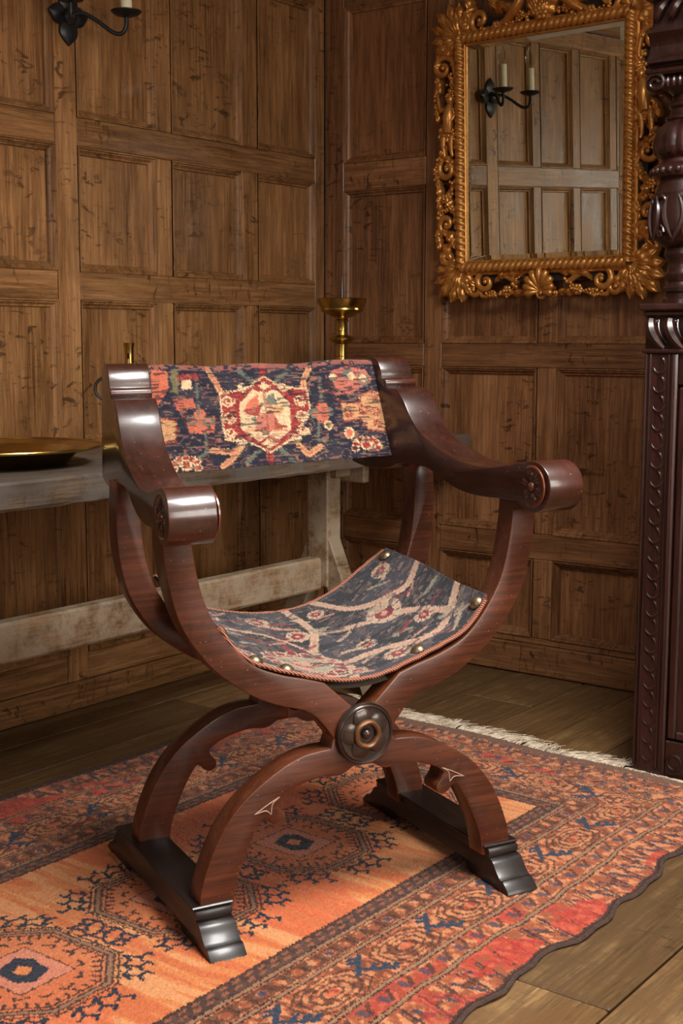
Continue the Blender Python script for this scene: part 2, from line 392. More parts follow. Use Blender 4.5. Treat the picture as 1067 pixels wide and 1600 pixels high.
for a, b in (((-.5, -.45), (-.47, .45)), ((.47, -.45), (.5, .45)), ((-.47, -.45), (.47, -.42)), ((-.47, .42), (.47, .45)), ((-.012, -.42), (.012, .42))): MB().box((*a, .001), (*b, .09), .003).build('frame_bar', M['oak_left_y'], rf)
for a, b in ((-.47, -.012), (.012, .47)): MB().box((a, -.42, .05), (b, .42, .054), .0005).build('pane', M['pane'], rf, smooth=False)

# ---- the two walls beside and behind the camera, each with a mullioned window (rear one added for fill)
def window_wall(name, n, mp, S0, S1, w0, w1, z0, z1, lab):
    mb = MB()
    for a, b, c, d in ((S0, w0, -.1, RZ), (w1, S1, -.1, RZ), (w0, w1, -.1, z0), (w0, w1, z1, RZ)):
        mb.box(mp(a, c, 0), mp(b, d, -.12), .001)
    w = struct(mb.build(name, M['wall_oak']), lab, 'wall')
    wd = struct(thing('window_%d' % n, 'mullioned window in the '+lab, 'window', mp((w0+w1)/2, z0, -.06)), 'mullioned window in the '+lab, 'window')
    o = Vector(mp((w0+w1)/2, z0, -.06)); P = lambda s, z, d: Vector(mp(s, z, d))-o
    k = 4
    for i in range(k+1):
        s = w0+(w1-w0)*i/k; MB().box(P(s-.022, z0, -.03), P(s+.022, z1, -.075), .004).build('mullion', M['oak_left_z'], wd)
    for i in range(3):
        z = z0+(z1-z0)*i/2; MB().box(P(w0, z-.018, -.035), P(w1, z+.018, -.07), .004).build('transom', M['oak_left_z'], wd)
    for i in range(k):
        a = w0+(w1-w0)*i/k+.02; b = w0+(w1-w0)*(i+1)/k-.02
        for j in range(2):
            c = z0+(z1-z0)*j/2+.016; d = z0+(z1-z0)*(j+1)/2-.016
            MB().box(P(a, c, -.05), P(b, d, -.054), .0005).build('pane', M['pane'], wd, smooth=False)
window_wall('wall_right', 1, lambda s, z, d: (RX-d, s, z), 0.12, RY-.12, -1.2, -3.1, .84, 2.0, 'plain oak boarded wall on the right of the room')
window_wall('wall_front', 2, lambda s, z, d: (s, RY+d, z), -.12, RX+.12, 1.25, 2.75, .84, 2.0, 'plain oak boarded wall behind the viewer, window added for fill')

# ------------------------------------------------------------------ woven colour rasters (knots as vertex colours)
class Raster:
    """knot grid: a across (columns), b along (rows), metres"""
    def __init__(s, W, L, cell, base):
        s.nx = int(round(W/cell)); s.ny = int(round(L/cell)); s.W = W; s.L = L
        a = (np.arange(s.nx+1))*W/s.nx; b = (np.arange(s.ny+1))*L/s.ny
        s.A, s.B = np.meshgrid(a, b); s.C = np.zeros(s.A.shape+(3,)); s.C[:] = S(*base)
        s.jit()
    def jit(s, k=.0010):
        s.X = s.A+rng.normal(0, k, s.A.shape); s.Y = s.B+rng.normal(0, k, s.A.shape)
    def put(s, mask, col, op=1.0):
        c = np.array(S(*col)); s.C[mask] = s.C[mask]*(1-op)+c*op
    def seg(s, p, q, w):
        p = np.array(p, float); q = np.array(q, float); d = q-p; L2 = max((d*d).sum(), 1e-12)
        x0, x1 = min(p[0], q[0])-w*2-.01, max(p[0], q[0])+w*2+.01; y0, y1 = min(p[1], q[1])-w*2-.01, max(p[1], q[1])+w*2+.01
        m = np.zeros(s.A.shape, bool)
        i0 = max(0, int(x0/s.W*s.nx)); i1 = min(s.nx, int(x1/s.W*s.nx))+1; j0 = max(0, int(y0/s.L*s.ny)); j1 = min(s.ny, int(y1/s.L*s.ny))+1
        if i1 <= i0 or j1 <= j0: return m
        X = s.X[j0:j1, i0:i1]; Y = s.Y[j0:j1, i0:i1]
        t = np.clip(((X-p[0])*d[0]+(Y-p[1])*d[1])/L2, 0, 1)
        m[j0:j1, i0:i1] = np.hypot(X-p[0]-t*d[0], Y-p[1]-t*d[1]) < w/2
        return m
    def line(s, pts, w, col, closed=False, op=1.0):
        P = list(pts)+([pts[0]] if closed else [])
        for a, b in zip(P[:-1], P[1:]): s.put(s.seg(a, b, w), col, op)
    def poly(s, pts, col, op=1.0):
        m = np.zeros(s.A.shape, bool); n = len(pts)
        for i in range(n):
            x1, y1 = pts[i]; x2, y2 = pts[(i+1) % n]
            c = (y1 > s.Y) != (y2 > s.Y)
            m ^= c & (s.X < (x2-x1)*(s.Y-y1)/((y2-y1) if abs(y2-y1) > 1e-12 else 1e-12)+x1)
        s.put(m, col, op)
    def ell(s, c, rx, ry, col, op=1.0, hole=0):
        d = ((s.X-c[0])/rx)**2+((s.Y-c[1])/ry)**2; s.put((d < 1) & (d >= hole*hole), col, op)
    def noise(s, sx, sy):
        """smooth value noise with feature size sx, sy metres"""
        gx = int(s.W/sx)+3; gy = int(s.L/sy)+3; g = rng.random((gy, gx))
        u = s.A/sx; v = s.B/sy; i = u.astype(int); j = v.astype(int); fu = u-i; fv = v-j
        fu = fu*fu*(3-2*fu); fv = fv*fv*(3-2*fv)
        return (g[j, i]*(1-fu)+g[j, i+1]*fu)*(1-fv)+(g[j+1, i]*(1-fu)+g[j+1, i+1]*fu)*fv
    def mesh(s, name, P, m, parent=None, thick=None):
        ny, nx = s.A.shape; n = nx*ny
        P = P.reshape(-1, 3); Fi = np.arange(n).reshape(ny, nx)
        q = np.stack([Fi[:-1, :-1], Fi[:-1, 1:], Fi[1:, 1:], Fi[1:, :-1]], -1).reshape(-1, 4)
        col = s.C.reshape(-1, 3)
        if thick is not None:      # closed slab: back side plus rim
            P = np.vstack([P, P+thick.reshape(-1, 3)]); col = np.vstack([col, col*.8])
            rim = np.concatenate([Fi[0, :], Fi[1:, -1], Fi[-1, -2::-1], Fi[-2:0:-1, 0]])
            r2 = np.roll(rim, -1)
            q = np.vstack([q, q[:, ::-1]+n, np.stack([r2, rim, rim+n, r2+n], -1)])
        me = bpy.data.meshes.new(name); me.vertices.add(len(P)); me.vertices.foreach_set('co', P.astype(np.float32).ravel())
        me.loops.add(q.size); me.loops.foreach_set('vertex_index', q.astype(np.int32).ravel())
        me.polygons.add(len(q)); me.polygons.foreach_set('loop_start', np.arange(0, q.size, 4, dtype=np.int32))
        me.update(calc_edges=True); me.validate()
        at = me.color_attributes.new('Col', 'FLOAT_COLOR', 'POINT')
        at.data.foreach_set('color', np.hstack([col, np.ones((len(col), 1))]).astype(np.float32).ravel())
        me.polygons.foreach_set('use_smooth', [True]*len(me.polygons))
        return link(name, me, m, parent, smooth=False)

NAVY, BROWN, TAN, BLUE = (36, 40, 54), (74, 44, 32), (150, 108, 82), (42, 70, 92)
ORANGE, LIGHT, RED, ROSE = (216, 130, 74), (230, 166, 112), (206, 66, 42), (208, 132, 108)

# ------------------------------------------------------------------ the rug
def make_rug():
    W, L = 1.296, 2.07; R = Raster(W, L, .0026, ORANGE); C = R.C
    st = R.noise(.12, .010)*.5+R.noise(.30, .03)*.5; big = R.noise(.25, .16)
    R.put(st > .56, LIGHT, .55); R.put(st < .40, (204, 100, 58), .7); R.put((big > .70) & (st > .38), (212, 90, 52), .6); R.put(big < .3, LIGHT, .4)
    # field: octagonal guls with stepped hooks
    cx = W/2+.008
    for cy in (.505, .855, 1.195, 1.54, 1.88):
        o = lambda k, e=0: [(cx+sx*(.137*k+e) if j in (0, 3) else cx+sx*(.066*k+e), cy+sy*(.052*k+e) if j in (0, 3) else cy+sy*(.122*k+e))
                            for (sx, sy, js) in ((1, 1, (0, 1)), (-1, 1, (2, 3)), (-1, -1, (3, 2)), (1, -1, (1, 0))) for j in js]
        R.poly(o(1.02), (206, 112, 68), .8)
        oct_ = [(cx+.14, cy+.055), (cx+.07, cy+.124), (cx-.07, cy+.124), (cx-.14, cy+.055), (cx-.14, cy-.055), (cx-.07, cy-.124), (cx+.07, cy-.124), (cx+.14, cy-.055)]
        sc = lambda k: [(cx+(x-cx)*k, cy+(y-cy)*k) for x, y in oct_]
        for k, w, c in ((1.10, .004, BROWN), (1.0, .016, BROWN), (1.0, .007, TAN), (.90, .0035, BROWN)): R.line(sc(k), w, c, True)
        for k in range(40):                       # serrated inner and outer teeth
            t = k/40*8; i = int(t) % 8; f = t-int(t); p = np.array(oct_[i])*(1-f)+np.array(oct_[(i+1) % 8])*f; d = p-np.array((cx, cy)); d /= np.hypot(*d)
            R.line([p-d*.014, p-d*.028], .006, BROWN); R.line([p+d*.012, p+d*.019], .005, BROWN)
        # eye
        R.poly([(cx-.062, cy-.055), (cx+.062, cy-.055), (cx+.062, cy+.055), (cx-.062, cy+.055)], ROSE, .75)
        R.line([(cx-.062, cy-.055), (cx+.062, cy-.055), (cx+.062, cy+.055), (cx-.062, cy+.055)], .0032, BROWN, True)
        R.poly([(cx-.044, cy-.020), (cx-.02, cy-.036), (cx+.03, cy-.03), (cx+.046, cy+.012), (cx+.024, cy+.036), (cx-.028, cy+.03)], NAVY)
        R.poly([(cx-.018, cy-.008), (cx+.006, cy-.016), (cx+.019, cy+.006), (cx-.006, cy+.015)], ORANGE)
        for k in range(14):                       # small hooks between eye and octagon
            t = 2*PI*(k+.5)/14; p = np.array((cx+.098*math.cos(t), cy+.086*math.sin(t))); q = p+.018*np.array((math.cos(t+1.3), math.sin(t+1.3)))
            R.line([p, q, q+.010*np.array((math.cos(t+2.9), math.sin(t+2.9)))], .0058, BROWN)
        # outer stepped running hooks in navy
        for k in range(8):
            p = np.array(oct_[k]); q = np.array(oct_[(k+1) % 8]); n = 3 if k % 2 else 4 if k in (1, 5) else 3
            e = (q-p)/np.hypot(*(q-p)); nn = np.array((e[1], -e[0]))
            if nn @ ((p+q)/2-np.array((cx, cy))) < 0: nn = -nn
            ln = np.hypot(*(q-p)); prev = None
            for j in range(n):
                b0 = p+e*ln*(j+.25)/n+nn*.022; b1 = b0+nn*.026+e*.010; b2 = b0+e*ln*.5/n
                R.line([b0, b2+nn*.010], .0072, NAVY); R.line([b0, b1, b1+nn*.012-e*.016], .0074, NAVY)
                R.line([b1+nn*.012-e*.016, b1+nn*.020-e*.006], .0068, NAVY); R.line([b1, b1+e*.014+nn*.004], .0062, NAVY)
                if prev is not None: R.line([prev, b0], .0058, NAVY)
                prev = b2+nn*.010
    # borders, mitred by distance from the edge
    X, Y = R.X, R.Y
    D = np.stack([X, W-X, Y, L-Y]); k = D.argmin(0); e = D.min(0); s = np.where(k < 2, Y, X)
    band = lambda a, b: (e >= a) & (e < b)
    R.put(band(-1, .356), (192, 106, 66)); gn = R.noise(.012, .010); g2 = R.noise(.045, .045); red = R.noise(.35, .22)
    R.put(band(-1, .356) & (gn > .62), (224, 152, 104), .75); R.put(band(-1, .356) & (gn < .36), (140, 70, 44), .6); R.put(band(-1, .356) & (gn > .44) & (gn < .50), BROWN, .5)
    # outer border: slanted hooks
    ph = (s/.052) % 1; ez = e/.09
    R.put(band(0, .09) & (((ph+ez*.55) % 1) < .13), NAVY, .85); R.put(band(.02, .075) & (abs(((ph-ez*.45+.5) % 1)-.5) < .10) & (gn > .3), (48, 58, 78), .9)
    R.put(band(0, .088) & (((ph+ez*.55-.2) % 1) < .07), BROWN, .8); R.put(band(.045, .058) & (gn < .55), BROWN, .7)
    R.put(band(0, .15) & (g2 > .55) & (red > .45) & (gn > .25), (206, 58, 42), .7)
    R.put((X > W-.16) & (Y > .98+.35*g2) & (Y < 1.75) & (g2 > .3) & (gn > .25) & (e < .155), (186, 46, 42), .62)
    for a in (.096, .148, .256, .308): R.put(band(a-.0005, a+.0125), (60, 36, 28)); R.put(band(a+.0028, a+.0100), (166, 120, 88))
    # narrow stripes
    p2 = (s/.056) % 1
    R.put(band(.114, .143) & (((p2+e*14) % 1) < .2), BROWN, .85); R.put(band(.117, .140) & (p2 > .45) & (p2 < .72), (58, 66, 84), .8)
    p3 = (s/.042) % 1; i3 = (s/.042).astype(int)
    c3 = np.hypot((p3-.5)*.042, e-.288); R.put(band(.272, .304) & (c3 > .011), BROWN, .75); R.put(band(.272, .304) & (c3 < .008) & (i3 % 4 == 0), (56, 64, 90), .9)
    R.put(band(.272, .304) & (abs(p3-.04) < .06), BROWN)
    # dark inner stripe of little parallelograms
    p4 = ((s+e*.8)/.030) % 1
    R.put(band(.3205, .356), (42, 38, 42), .85); R.put(band(.328, .349) & (p4 > .30) & (p4 < .86) & (abs(e-.3385) > .0035), (176, 104, 68), .7); R.put(band(.351, .357), BROWN)
    # main border: nested chevron medallions and blue branches
    per = .205; ps = ((s+.035) % per)-per/2; em = e-.205
    oc = np.maximum(np.abs(ps)/.078, np.maximum(np.abs(em)/.042, (np.abs(ps)/.078+np.abs(em)/.042)*.66))
    inb = band(.162, .252)
    R.put(inb & (oc < .98) & (gn > .35), (222, 146, 98), .6)
    for c in (.98, .76, .52, .28): R.put(inb & (abs(oc-c) < .045), BROWN, .85)
    R.put(inb & (oc < .9) & (gn < .27), BROWN, .55); R.put(inb & (oc < .2), RED, .5); R.put(inb & (oc > 1.05) & (gn < .35), BROWN, .45)
    def bl(p, q, w, col):
        p = np.array(p); q = np.array(q); d = q-p; qs = ((s+.035-per/2) % per)-per/2
        t = np.clip(((qs-p[0])*d[0]+(em-p[1])*d[1])/(d@d), 0, 1); R.put(inb & (np.hypot(qs-p[0]-t*d[0], em-p[1]-t*d[1]) < w/2), col)
    side = (k == 1) | (k == 2); col = (46, 62, 82)
    for a, b in (((-.026, -.032), (.018, .012)), ((.018, .012), (-.022, .042)), ((-.030, -.012), (-.006, -.016)), ((-.016, .002), (.004, -.004)),
                 ((-.040, -.024), (-.020, -.028)), ((.000, .026), (.014, .036)), ((-.012, .034), (.004, .044)), ((.018, .012), (.034, .000))):
        bl(a, b, .0095, col)
    R.put(band(-1, .010), (70, 42, 34)); R.put(Y < .030, (128, 92, 70)); R.put((Y < .05) & (gn < .45), (120, 84, 66), .8)
    R.C *= (1+rng.normal(0, .10, R.A.shape))[..., None]; R.C *= (.78+.24*R.noise(.5, .4))[..., None]; R.C[e < .356] *= .84; np.clip(R.C, .003, .95, out=R.C)
    # geometry: origin at the fringed end's table-side corner
    A, B = R.A, R.B; t = np.clip((A-W+.28)/.28, 0, 1); w = .010*np.sin(B*9.5+.6)+.008*np.sin(B*23+1)+.004*np.sin(B*51)
    t0 = np.clip((.2-A)/.2, 0, 1)
    PX = A+t*t*w+t0*.006*np.sin(B*11); PY = -B-.062*(A-.36)*np.clip(1-B/1.2, 0, 1)+.006*np.sin(A*14)*np.clip(1-B/.3, 0, 1)
    PZ = .0030+.0018*R.noise(.22, .2)+.0012*t*t*(1+np.sin(B*23+1))+rng.normal(0, .0008, A.shape)
    P = np.stack([PX, PY, PZ], -1); TH = np.zeros_like(P); TH[..., 2] = -(PZ-.0005)
    root = thing('patterned_rug', 'orange and red wool rug with octagonal medallions under the chair', 'rug', (.434, -.628, 0))
    o = R.mesh('pile', P, M['rug'], root, TH)
    e1 = MB().tube([tuple(P[j, -1]+np.array((.002, 0, -.001))) for j in range(0, R.ny+1, 5)], .0042, 6).build('selvage', M['binding'], root)
    e2 = MB().tube([tuple(P[j, 0]+np.array((-.002, 0, -.001))) for j in range(0, R.ny+1, 5)], .005, 6).build('selvage', M['binding'], root)
    # knotted fringe of warp ends
    fr = MB()
    for i in range(900):
        a = random.uniform(.0, W-.01); j = int(a/W*R.nx); p = P[0, j]; x = p[0]
        if x > .975: ln = random.uniform(.004, .010)
        else: ln = random.uniform(.035, .075)*(.8+.4*math.sin(x*31)**2)
        sx = random.gauss(.014, .016)+.022*math.sin(x*23); z = .0035
        pts = [(x, p[1]-.002, z), (x+sx*.3, p[1]+ln*.4, z+random.uniform(0, .003)), (x+sx*.8, p[1]+ln*.8, z-.001+random.uniform(0, .003)), (x+sx*1.2, p[1]+ln, .0025)]
        fr.tube(pts, [.0012, .0012, .0010, .0006], 3)
    tag(fr.build('fringe', M['fringe'], root, fix=False), 'pale wool warp fringe', None, None, 'stuff')
make_rug()

# ------------------------------------------------------------------ the folding armchair
chair = thing('cross_frame_armchair', 'dark walnut X-frame armchair with carpet-covered sling seat and back', 'chair', (1.2, -1.564, .0042), math.radians(64.4))
chair.rotation_euler = (0, math.radians(-.6), math.radians(64.4))
low_out = spl([(.306, .050), (.305, .085), (.298, .112), (.286, .145), (.264, .188), (.232, .228), (.195, .257), (.150, .283), (.115, .296), (.087, .300), (.062, .301)], 4)
low_in = spl([(.020, .262), (.045, .250), (.077, .253), (.107, .249), (.135, .241), (.152, .233)], 4) + \
    spl([(.163, .223), (.159, .212), (.151, .203), (.149, .194), (.153, .186), (.162, .1825), (.172, .186), (.179, .193), (.188, .199)], 3) + \
    spl([(.196, .190), (.212, .163), (.228, .128), (.241, .092), (.248, .050)], 4)
LOW = low_out+[(.056, .318), (0, .318), (0, .262)]+low_in
up_out = spl([(.070, .337), (.090, .360), (.115, .376), (.158, .390), (.200, .409), (.242, .438), (.275, .467), (.305, .505), (.328, .545), (.343, .592), (.352, .640), (.356, .690), (.356, .745)], 4)
up_in = spl([(.309, .745), (.308, .700), (.302, .645), (.290, .590), (.274, .550), (.252, .515), (.225, .483), (.195, .460), (.150, .441), (.110, .430), (.073, .418)], 4)
UP = [(0, .318), (.056, .318)]+up_out+up_in+[(.030, .378), (0, .352)]
for nm, ya, yb, k in (('front', -.205, -.157, 0.), ('rear', .110, .158, .075)):
    for sd in (-1, 1):
        fn = lambda p, q, t, sd=sd, k=k: (sd*p*(1-k*min(1, max(0, (q-.32)/.4))), t, q)
        o1 = prism('arm_support', UP, fn, ya, yb, M['chair'], chair, .003); o2 = prism('leg', LOW, fn, ya, yb, M['chair'], chair, .003)
        if nm == 'front':       # bone stringing on the bracket
            tri = spl([(.160, .232), (.173, .222), (.176, .204)], 5)+spl([(.176, .204), (.186, .212), (.206, .209)], 5)[1:]+spl([(.206, .209), (.182, .222), (.160, .232)], 5)[1:]
            MB().tube([(sd*p, ya-.0003, q) for p, q in tri], .0009, 5).build('stringing', M['inlay'], o2)
# feet: sled runners with stepped toes
half = [(-.197, .064), (-.214, .064), (-.2165, .061), (-.2165, .052), (-.2125, .049)] + spl([(-.2135, .048), (-.222, .0475), (-.230, .043), (-.238, .033), (-.249, .0225), (-.2555, .0185)], 4) + \
    [(-.2575, .020), (-.2615, .0195), (-.2655, .016), (-.2775, .006)]+[(-.280, .000)]
under = [(-.150, .000)]+spl([(-.145, .003), (-.132, .012), (-.118, .015), (-.105, .013)], 3)+[(-.098, .018)]
prof = [(-y, z) for y, z in under[::-1]]; 
prof = half+under+[(-y, z) for y, z in under[::-1]]+[(-y, z) for y, z in half[::-1]]
for sd in (-1, 1):
    f = prism('foot_runner', prof, lambda p, q, t, sd=sd: (sd*t, p, q), .254, .318, M['chair_foot'], chair, .0025)
    MB().box((sd*.248, -.2095, .0635), (sd*.3225, .2095, .0695), .002).build('top_fillet', M['chair_foot'], f)
# centre rail and bosses
MB().lathe([(0, -.16), (.024, -.16), (.024, -.10), (.030, -.095), (.030, -.085), (.024, -.08), (.024, .08), (.030, .085), (.030, .095), (.024, .1), (.024, .16), (0, .16)], (0, -.024, .322), 24, axis='y').build('centre_rail', M['chair_foot'], chair)
def boss(y, sgn):
    mb = MB(); c = (0, y, .322)
    R_ = .0545; pr = [(R_*.98, 0), (R_, .003), (R_, .008), (R_*.97, .0105), (R_*.93, .009), (R_*.91, .010), (R_*.88, .0125), (R_*.85, .0095), (R_*.8, .0095), (.010, .009), (0, .009)]
    mb.lathe([(0, 0)]+[(r, sgn*z) for r, z in pr], c, 48, axis='y'); o = mb.build('boss', M['boss'], chair)
    for k in range(5):
        t = PI/2+.25+2*PI*k/5; pm = MB(); ca, sa = math.cos(t), math.sin(t)
        def fn(u, v):
            a = (u-.5)*2; rad = .013+.034*v; wid = .0215*math.sin(PI*min(1, .22+.70*v))**.6*(1-.05*v)
            x = a*wid; edge = max(abs(a), abs(2*v-1)); h = .0095+.0055*(1-abs(a)**3)*(math.sin(PI*min(1, v*.9+.12)))+(.002 if .80 < edge < .93 else 0)-(0 if edge < .93 else .004)
            px = rad*ca-x*sa; pz = rad*sa+x*ca
            return (c[0]+px, c[1]-sgn*h, c[2]+pz)
        pm.grid(fn, 10, 10).build('petal', M['boss'], o)
    rg = MB(); ring = [(math.cos(2*PI*i/40), math.sin(2*PI*i/40), i) for i in range(40)]
    rg.tube([(c[0]+a*(.0205+.0012*abs(math.cos(2.5*2*PI*i/40))), c[1]-sgn*.0165, c[2]+b*(.0205+.0012*abs(math.cos(2.5*2*PI*i/40)))) for a, b, i in ring], .0048, 8, closed=True).build('inner_ring', M['boss_gold'], o)
    MB().lathe([(.017, sgn*.010), (.016, sgn*.011), (.010, sgn*.0105), (.0085, sgn*.014), (.006, sgn*.018), (.003, sgn*.0195), (.0, sgn*.020)], c, 24, axis='y').build('centre_button', M['boss'], o)
boss(-.205, 1); boss(.158, -1)
# arms
cs = (-.273, .738); rs = .0455
circ = [(cs[0]+rs*math.cos(math.radians(a)), cs[1]+rs*math.sin(math.radians(a))) for a in range(62, 311, 8)]
arm = [(.240, .944)] + spl([(.232, .954), (.214, .9615), (.196, .9615), (.180, .953), (.170, .936), (.1665, .921)], 4) + [(.1655, .9185)] + spl([(.160, .919), (.1535, .915), (.152, .908), (.154, .902)], 3) + \
    spl([(.146, .8995), (.128, .900), (.116, .897), (.095, .876), (.077, .850), (.050, .822), (.016, .801), (-.023, .785), (-.068, .771), (-.111, .764), (-.159, .764), (-.200, .770), (-.232, .777)], 5) + \
    circ + spl([(-.232, .7095), (-.200, .709), (-.125, .708), (-.075, .714), (-.037, .725), (-.005, .738), (.020, .747), (.050, .750), (.100, .750)], 4) + spl([(.118, .748), (.145, .738), (.185, .733), (.230, .735), (.268, .742)], 4) + [(.272, .752), (.266, .810), (.255, .880)]
inner = lambda y: .300-.1326*(y+.275)
for sd in (-1, 1):
    a = prism('armrest', arm, lambda p, q, t, sd=sd: (sd*(inner(p)+t), p, q+(-.006 if sd < 0 else 0)-.003*max(0, (q-.76)/.2)), 0, .079 if sd < 0 else .071, M['chair_arm'], chair, .0035, 3)
    for face, sg in ((0, -1), (.079 if sd < 0 else .071, 1)):      # carved paterae on both ends of the scroll
        ro = MB(); x0 = inner(cs[0])+face; dirx = sd*sg; zc_ = cs[1]+(-.006 if sd < 0 else 0)
        P3 = lambda r, t, h: (sd*x0+dirx*h, cs[0]+r*math.cos(t), zc_+r*math.sin(t))
        ro.lathe([(.0375, dirx*-.001), (.0375, dirx*.0016), (.0345, dirx*.0022), (.0325, dirx*.0006), (.0, dirx*.0006)], (sd*x0, cs[0], zc_), 40, axis='x')
        oo = ro.build('patera', M['chair_arm'], a)
        pm = MB()
        for k in range(6):
            t = 2*PI*k/6+.3
            pm.grid(lambda u, v, t=t: P3(.0115+.0205*v, t+(u-.5)*2*.40*math.sin(PI*min(1, .25+.62*v)), .0004+.0046*(1-(2*u-1)**2)*math.sin(PI*min(1, .15+.8*v))-.002*math.exp(-((u-.5)/.12)**2)), 8, 7)
        pm.build('petal_ring', M['chair_arm'], oo)
        MB().ball(P3(0, 0, .001), (.0055, .0085, .0085), 12, 8).build('centre_button', M['chair_arm'], oo)

# back panel cloth
def back_cloth():
    W, L = .476, .203; R = Raster(W, L, .0017, (40, 40, 56)); g = R.noise(.01, .006); g2 = R.noise(.035, .025)
    K = lambda x, y: (((x-20)/950 - (y-70)/450*.06)*W*1.0, (y-70+ (x-20)*.04)/455*L)      # crop pixels -> cloth
    q = lambda pts: [K(*p) for p in pts]
    CR, RD, OR, TN, TE, PK = (224, 190, 140), (152, 38, 34), (206, 98, 62), (206, 148, 92), (98, 106, 92), (190, 100, 80)
    R.put(g2 > .62, (56, 50, 62)); R.put((g2 < .22) & (g > .4), (84, 44, 46), .7)
    def blob(pts, c, op=.95): R.poly(q(pts), c, op)
    def curl(x, y, r, c=CR, w=.0034, a0=0, turns=1.6):
        P = [K(x+r*(1-.7*i/24)*math.cos(a0+turns*2*PI*i/24), y+r*(1-.7*i/24)*math.sin(a0+turns*2*PI*i/24)) for i in range(25)]; R.line(P, w, c)
    blob([(40, 85), (105, 95), (112, 175), (70, 240), (45, 200)], OR); blob([(65, 285), (150, 300), (150, 390), (75, 395)], TN); R.line(q([(70, 290), (150, 300), (150, 390), (75, 392)]), .003, RD, True)
    blob([(118, 90), (150, 80), (150, 190), (120, 190)], (112, 104, 70)); blob([(160, 130), (200, 125), (205, 165), (165, 170)], CR); blob([(140, 110), (230, 95), (225, 120), (150, 130)], RD, .8)
    blob([(130, 215), (210, 205), (225, 245), (150, 260)], OR, .8); blob([(185, 290), (300, 280), (300, 350), (200, 355)], OR, .9)
    for x, y in ((210, 300), (272, 302), (240, 275), (245, 335)): R.ell(K(x, y), .012, .010, TE if x in (210, 272) else OR); R.ell(K(x, y), .006, .005, PK)
    R.line(q([(225, 150), (235, 280)]), .006, TE, op=.8); R.line(q([(262, 350), (270, 440), (225, 470)]), .006, TE, op=.8)
    for a in ([(270, 80), (300, 130), (325, 180)], [(690, 70), (665, 120), (665, 170)], [(410, 415), (370, 470), (335, 500)], [(640, 420), (680, 465), (730, 430)], [(290, 430), (370, 440), (410, 415)]):
        R.line(q(a), .0115, TN); R.line(q(a), .0035, PK)
    for a in ([(395, 85), (450, 130)], [(600, 80), (550, 125)], [(480, 440), (430, 490)], [(570, 440), (620, 490)]): R.line(q(a), .009, TE, op=.9)
    # central medallion
    hexo = [(495, 125), (690, 200), (690, 360), (520, 445), (340, 370), (325, 185)]
    blob([(500, 110), (560, 150), (680, 165), (690, 250), (655, 330), (690, 365), (600, 400), (525, 450), (440, 400), (345, 385), (330, 300), (320, 180), (430, 165)], RD)
    R.line(q([(495, 70), (497, 130)]), .013, RD); R.line(q([(520, 430), (525, 490)]), .013, RD)
    R.line(q([(500, 110), (560, 150), (680, 165), (690, 250), (655, 330), (690, 365), (600, 400), (525, 450), (440, 400), (345, 385), (330, 300), (320, 180), (430, 165)]), .0032, CR, True)
    for x, y, r in ((352, 215, 27), (357, 290, 27), (362, 357, 25), (405, 395, 22), (648, 215, 27), (655, 285, 27), (655, 348, 25), (630, 388, 20), (410, 158, 20), (580, 155, 20)): curl(x, y, r*1.0)
    blob([(455, 168), (480, 180), (515, 180), (545, 165), (605, 225), (610, 345), (560, 395), (520, 375), (480, 400), (405, 340), (400, 230)], CR)
    blob([(500, 135), (528, 153), (500, 175), (475, 155)], CR); blob([(520, 388), (555, 410), (522, 432), (485, 410)], CR)
    blob([(440, 215), (475, 190), (480, 250), (415, 265)], OR); blob([(510, 200), (540, 185), (555, 235), (510, 240)], TE); blob([(520, 245), (590, 240), (565, 285), (520, 275)], TN)
    blob([(410, 260), (490, 240), (480, 290), (430, 280)], RD); blob([(470, 290), (530, 260), (560, 310), (540, 350), (455, 355), (470, 320)], PK); blob([(545, 290), (560, 320), (600, 335), (540, 355)], RD); blob([(440, 300), (465, 290), (470, 320)], TE)
    R.line(q([(500, 180), (520, 390)]), .005, RD, op=.7); R.line(q([(425, 350), (590, 350)]), .0035, OR, op=.8)
    # right hand side
    blob([(780, 90), (850, 70), (930, 80), (960, 130), (900, 170), (860, 200), (800, 170)], PK); blob([(830, 90), (870, 75), (870, 120), (840, 130)], TE); blob([(900, 95), (950, 110), (940, 160), (900, 150)], TE, .8)
    for x, y in ((790, 120), (870, 115), (920, 120), (915, 215)): R.ell(K(x, y), .0085, .0075, CR)
    blob([(820, 235), (900, 240), (905, 205), (950, 180), (1000, 190), (1005, 370), (930, 360), (900, 310), (830, 320)], TN); 
    for x, y, r in ((850, 285, 20), (915, 270, 24), (965, 275, 22), (960, 200, 20), (970, 330, 18)): curl(x, y, r, RD, .0026)
    R.line(q([(820, 235), (900, 240), (905, 205), (950, 180)]), .003, RD); R.line(q([(830, 322), (900, 312), (930, 362), (1000, 372)]), .003, RD)
    for x, y in ((710, 280), (765, 275), (740, 250), (742, 300)): R.ell(K(x, y), .012, .010, OR if x in (740, 742) else TE); R.ell(K(x, y), .006, .005, PK)
    R.ell(K(765, 335), .009, .010, CR); R.ell(K(765, 335), .005, .006, (112, 104, 70)); R.ell(K(850, 375), .011, .012, CR); R.ell(K(850, 375), .007, .008, OR)
    R.line(q([(735, 120), (740, 230)]), .006, TE, op=.8); R.line(q([(725, 320), (720, 400), (820, 420)]), .006, TE, op=.8); R.line(q([(740, 180), (800, 190), (850, 200)]), .005, PK, op=.8)
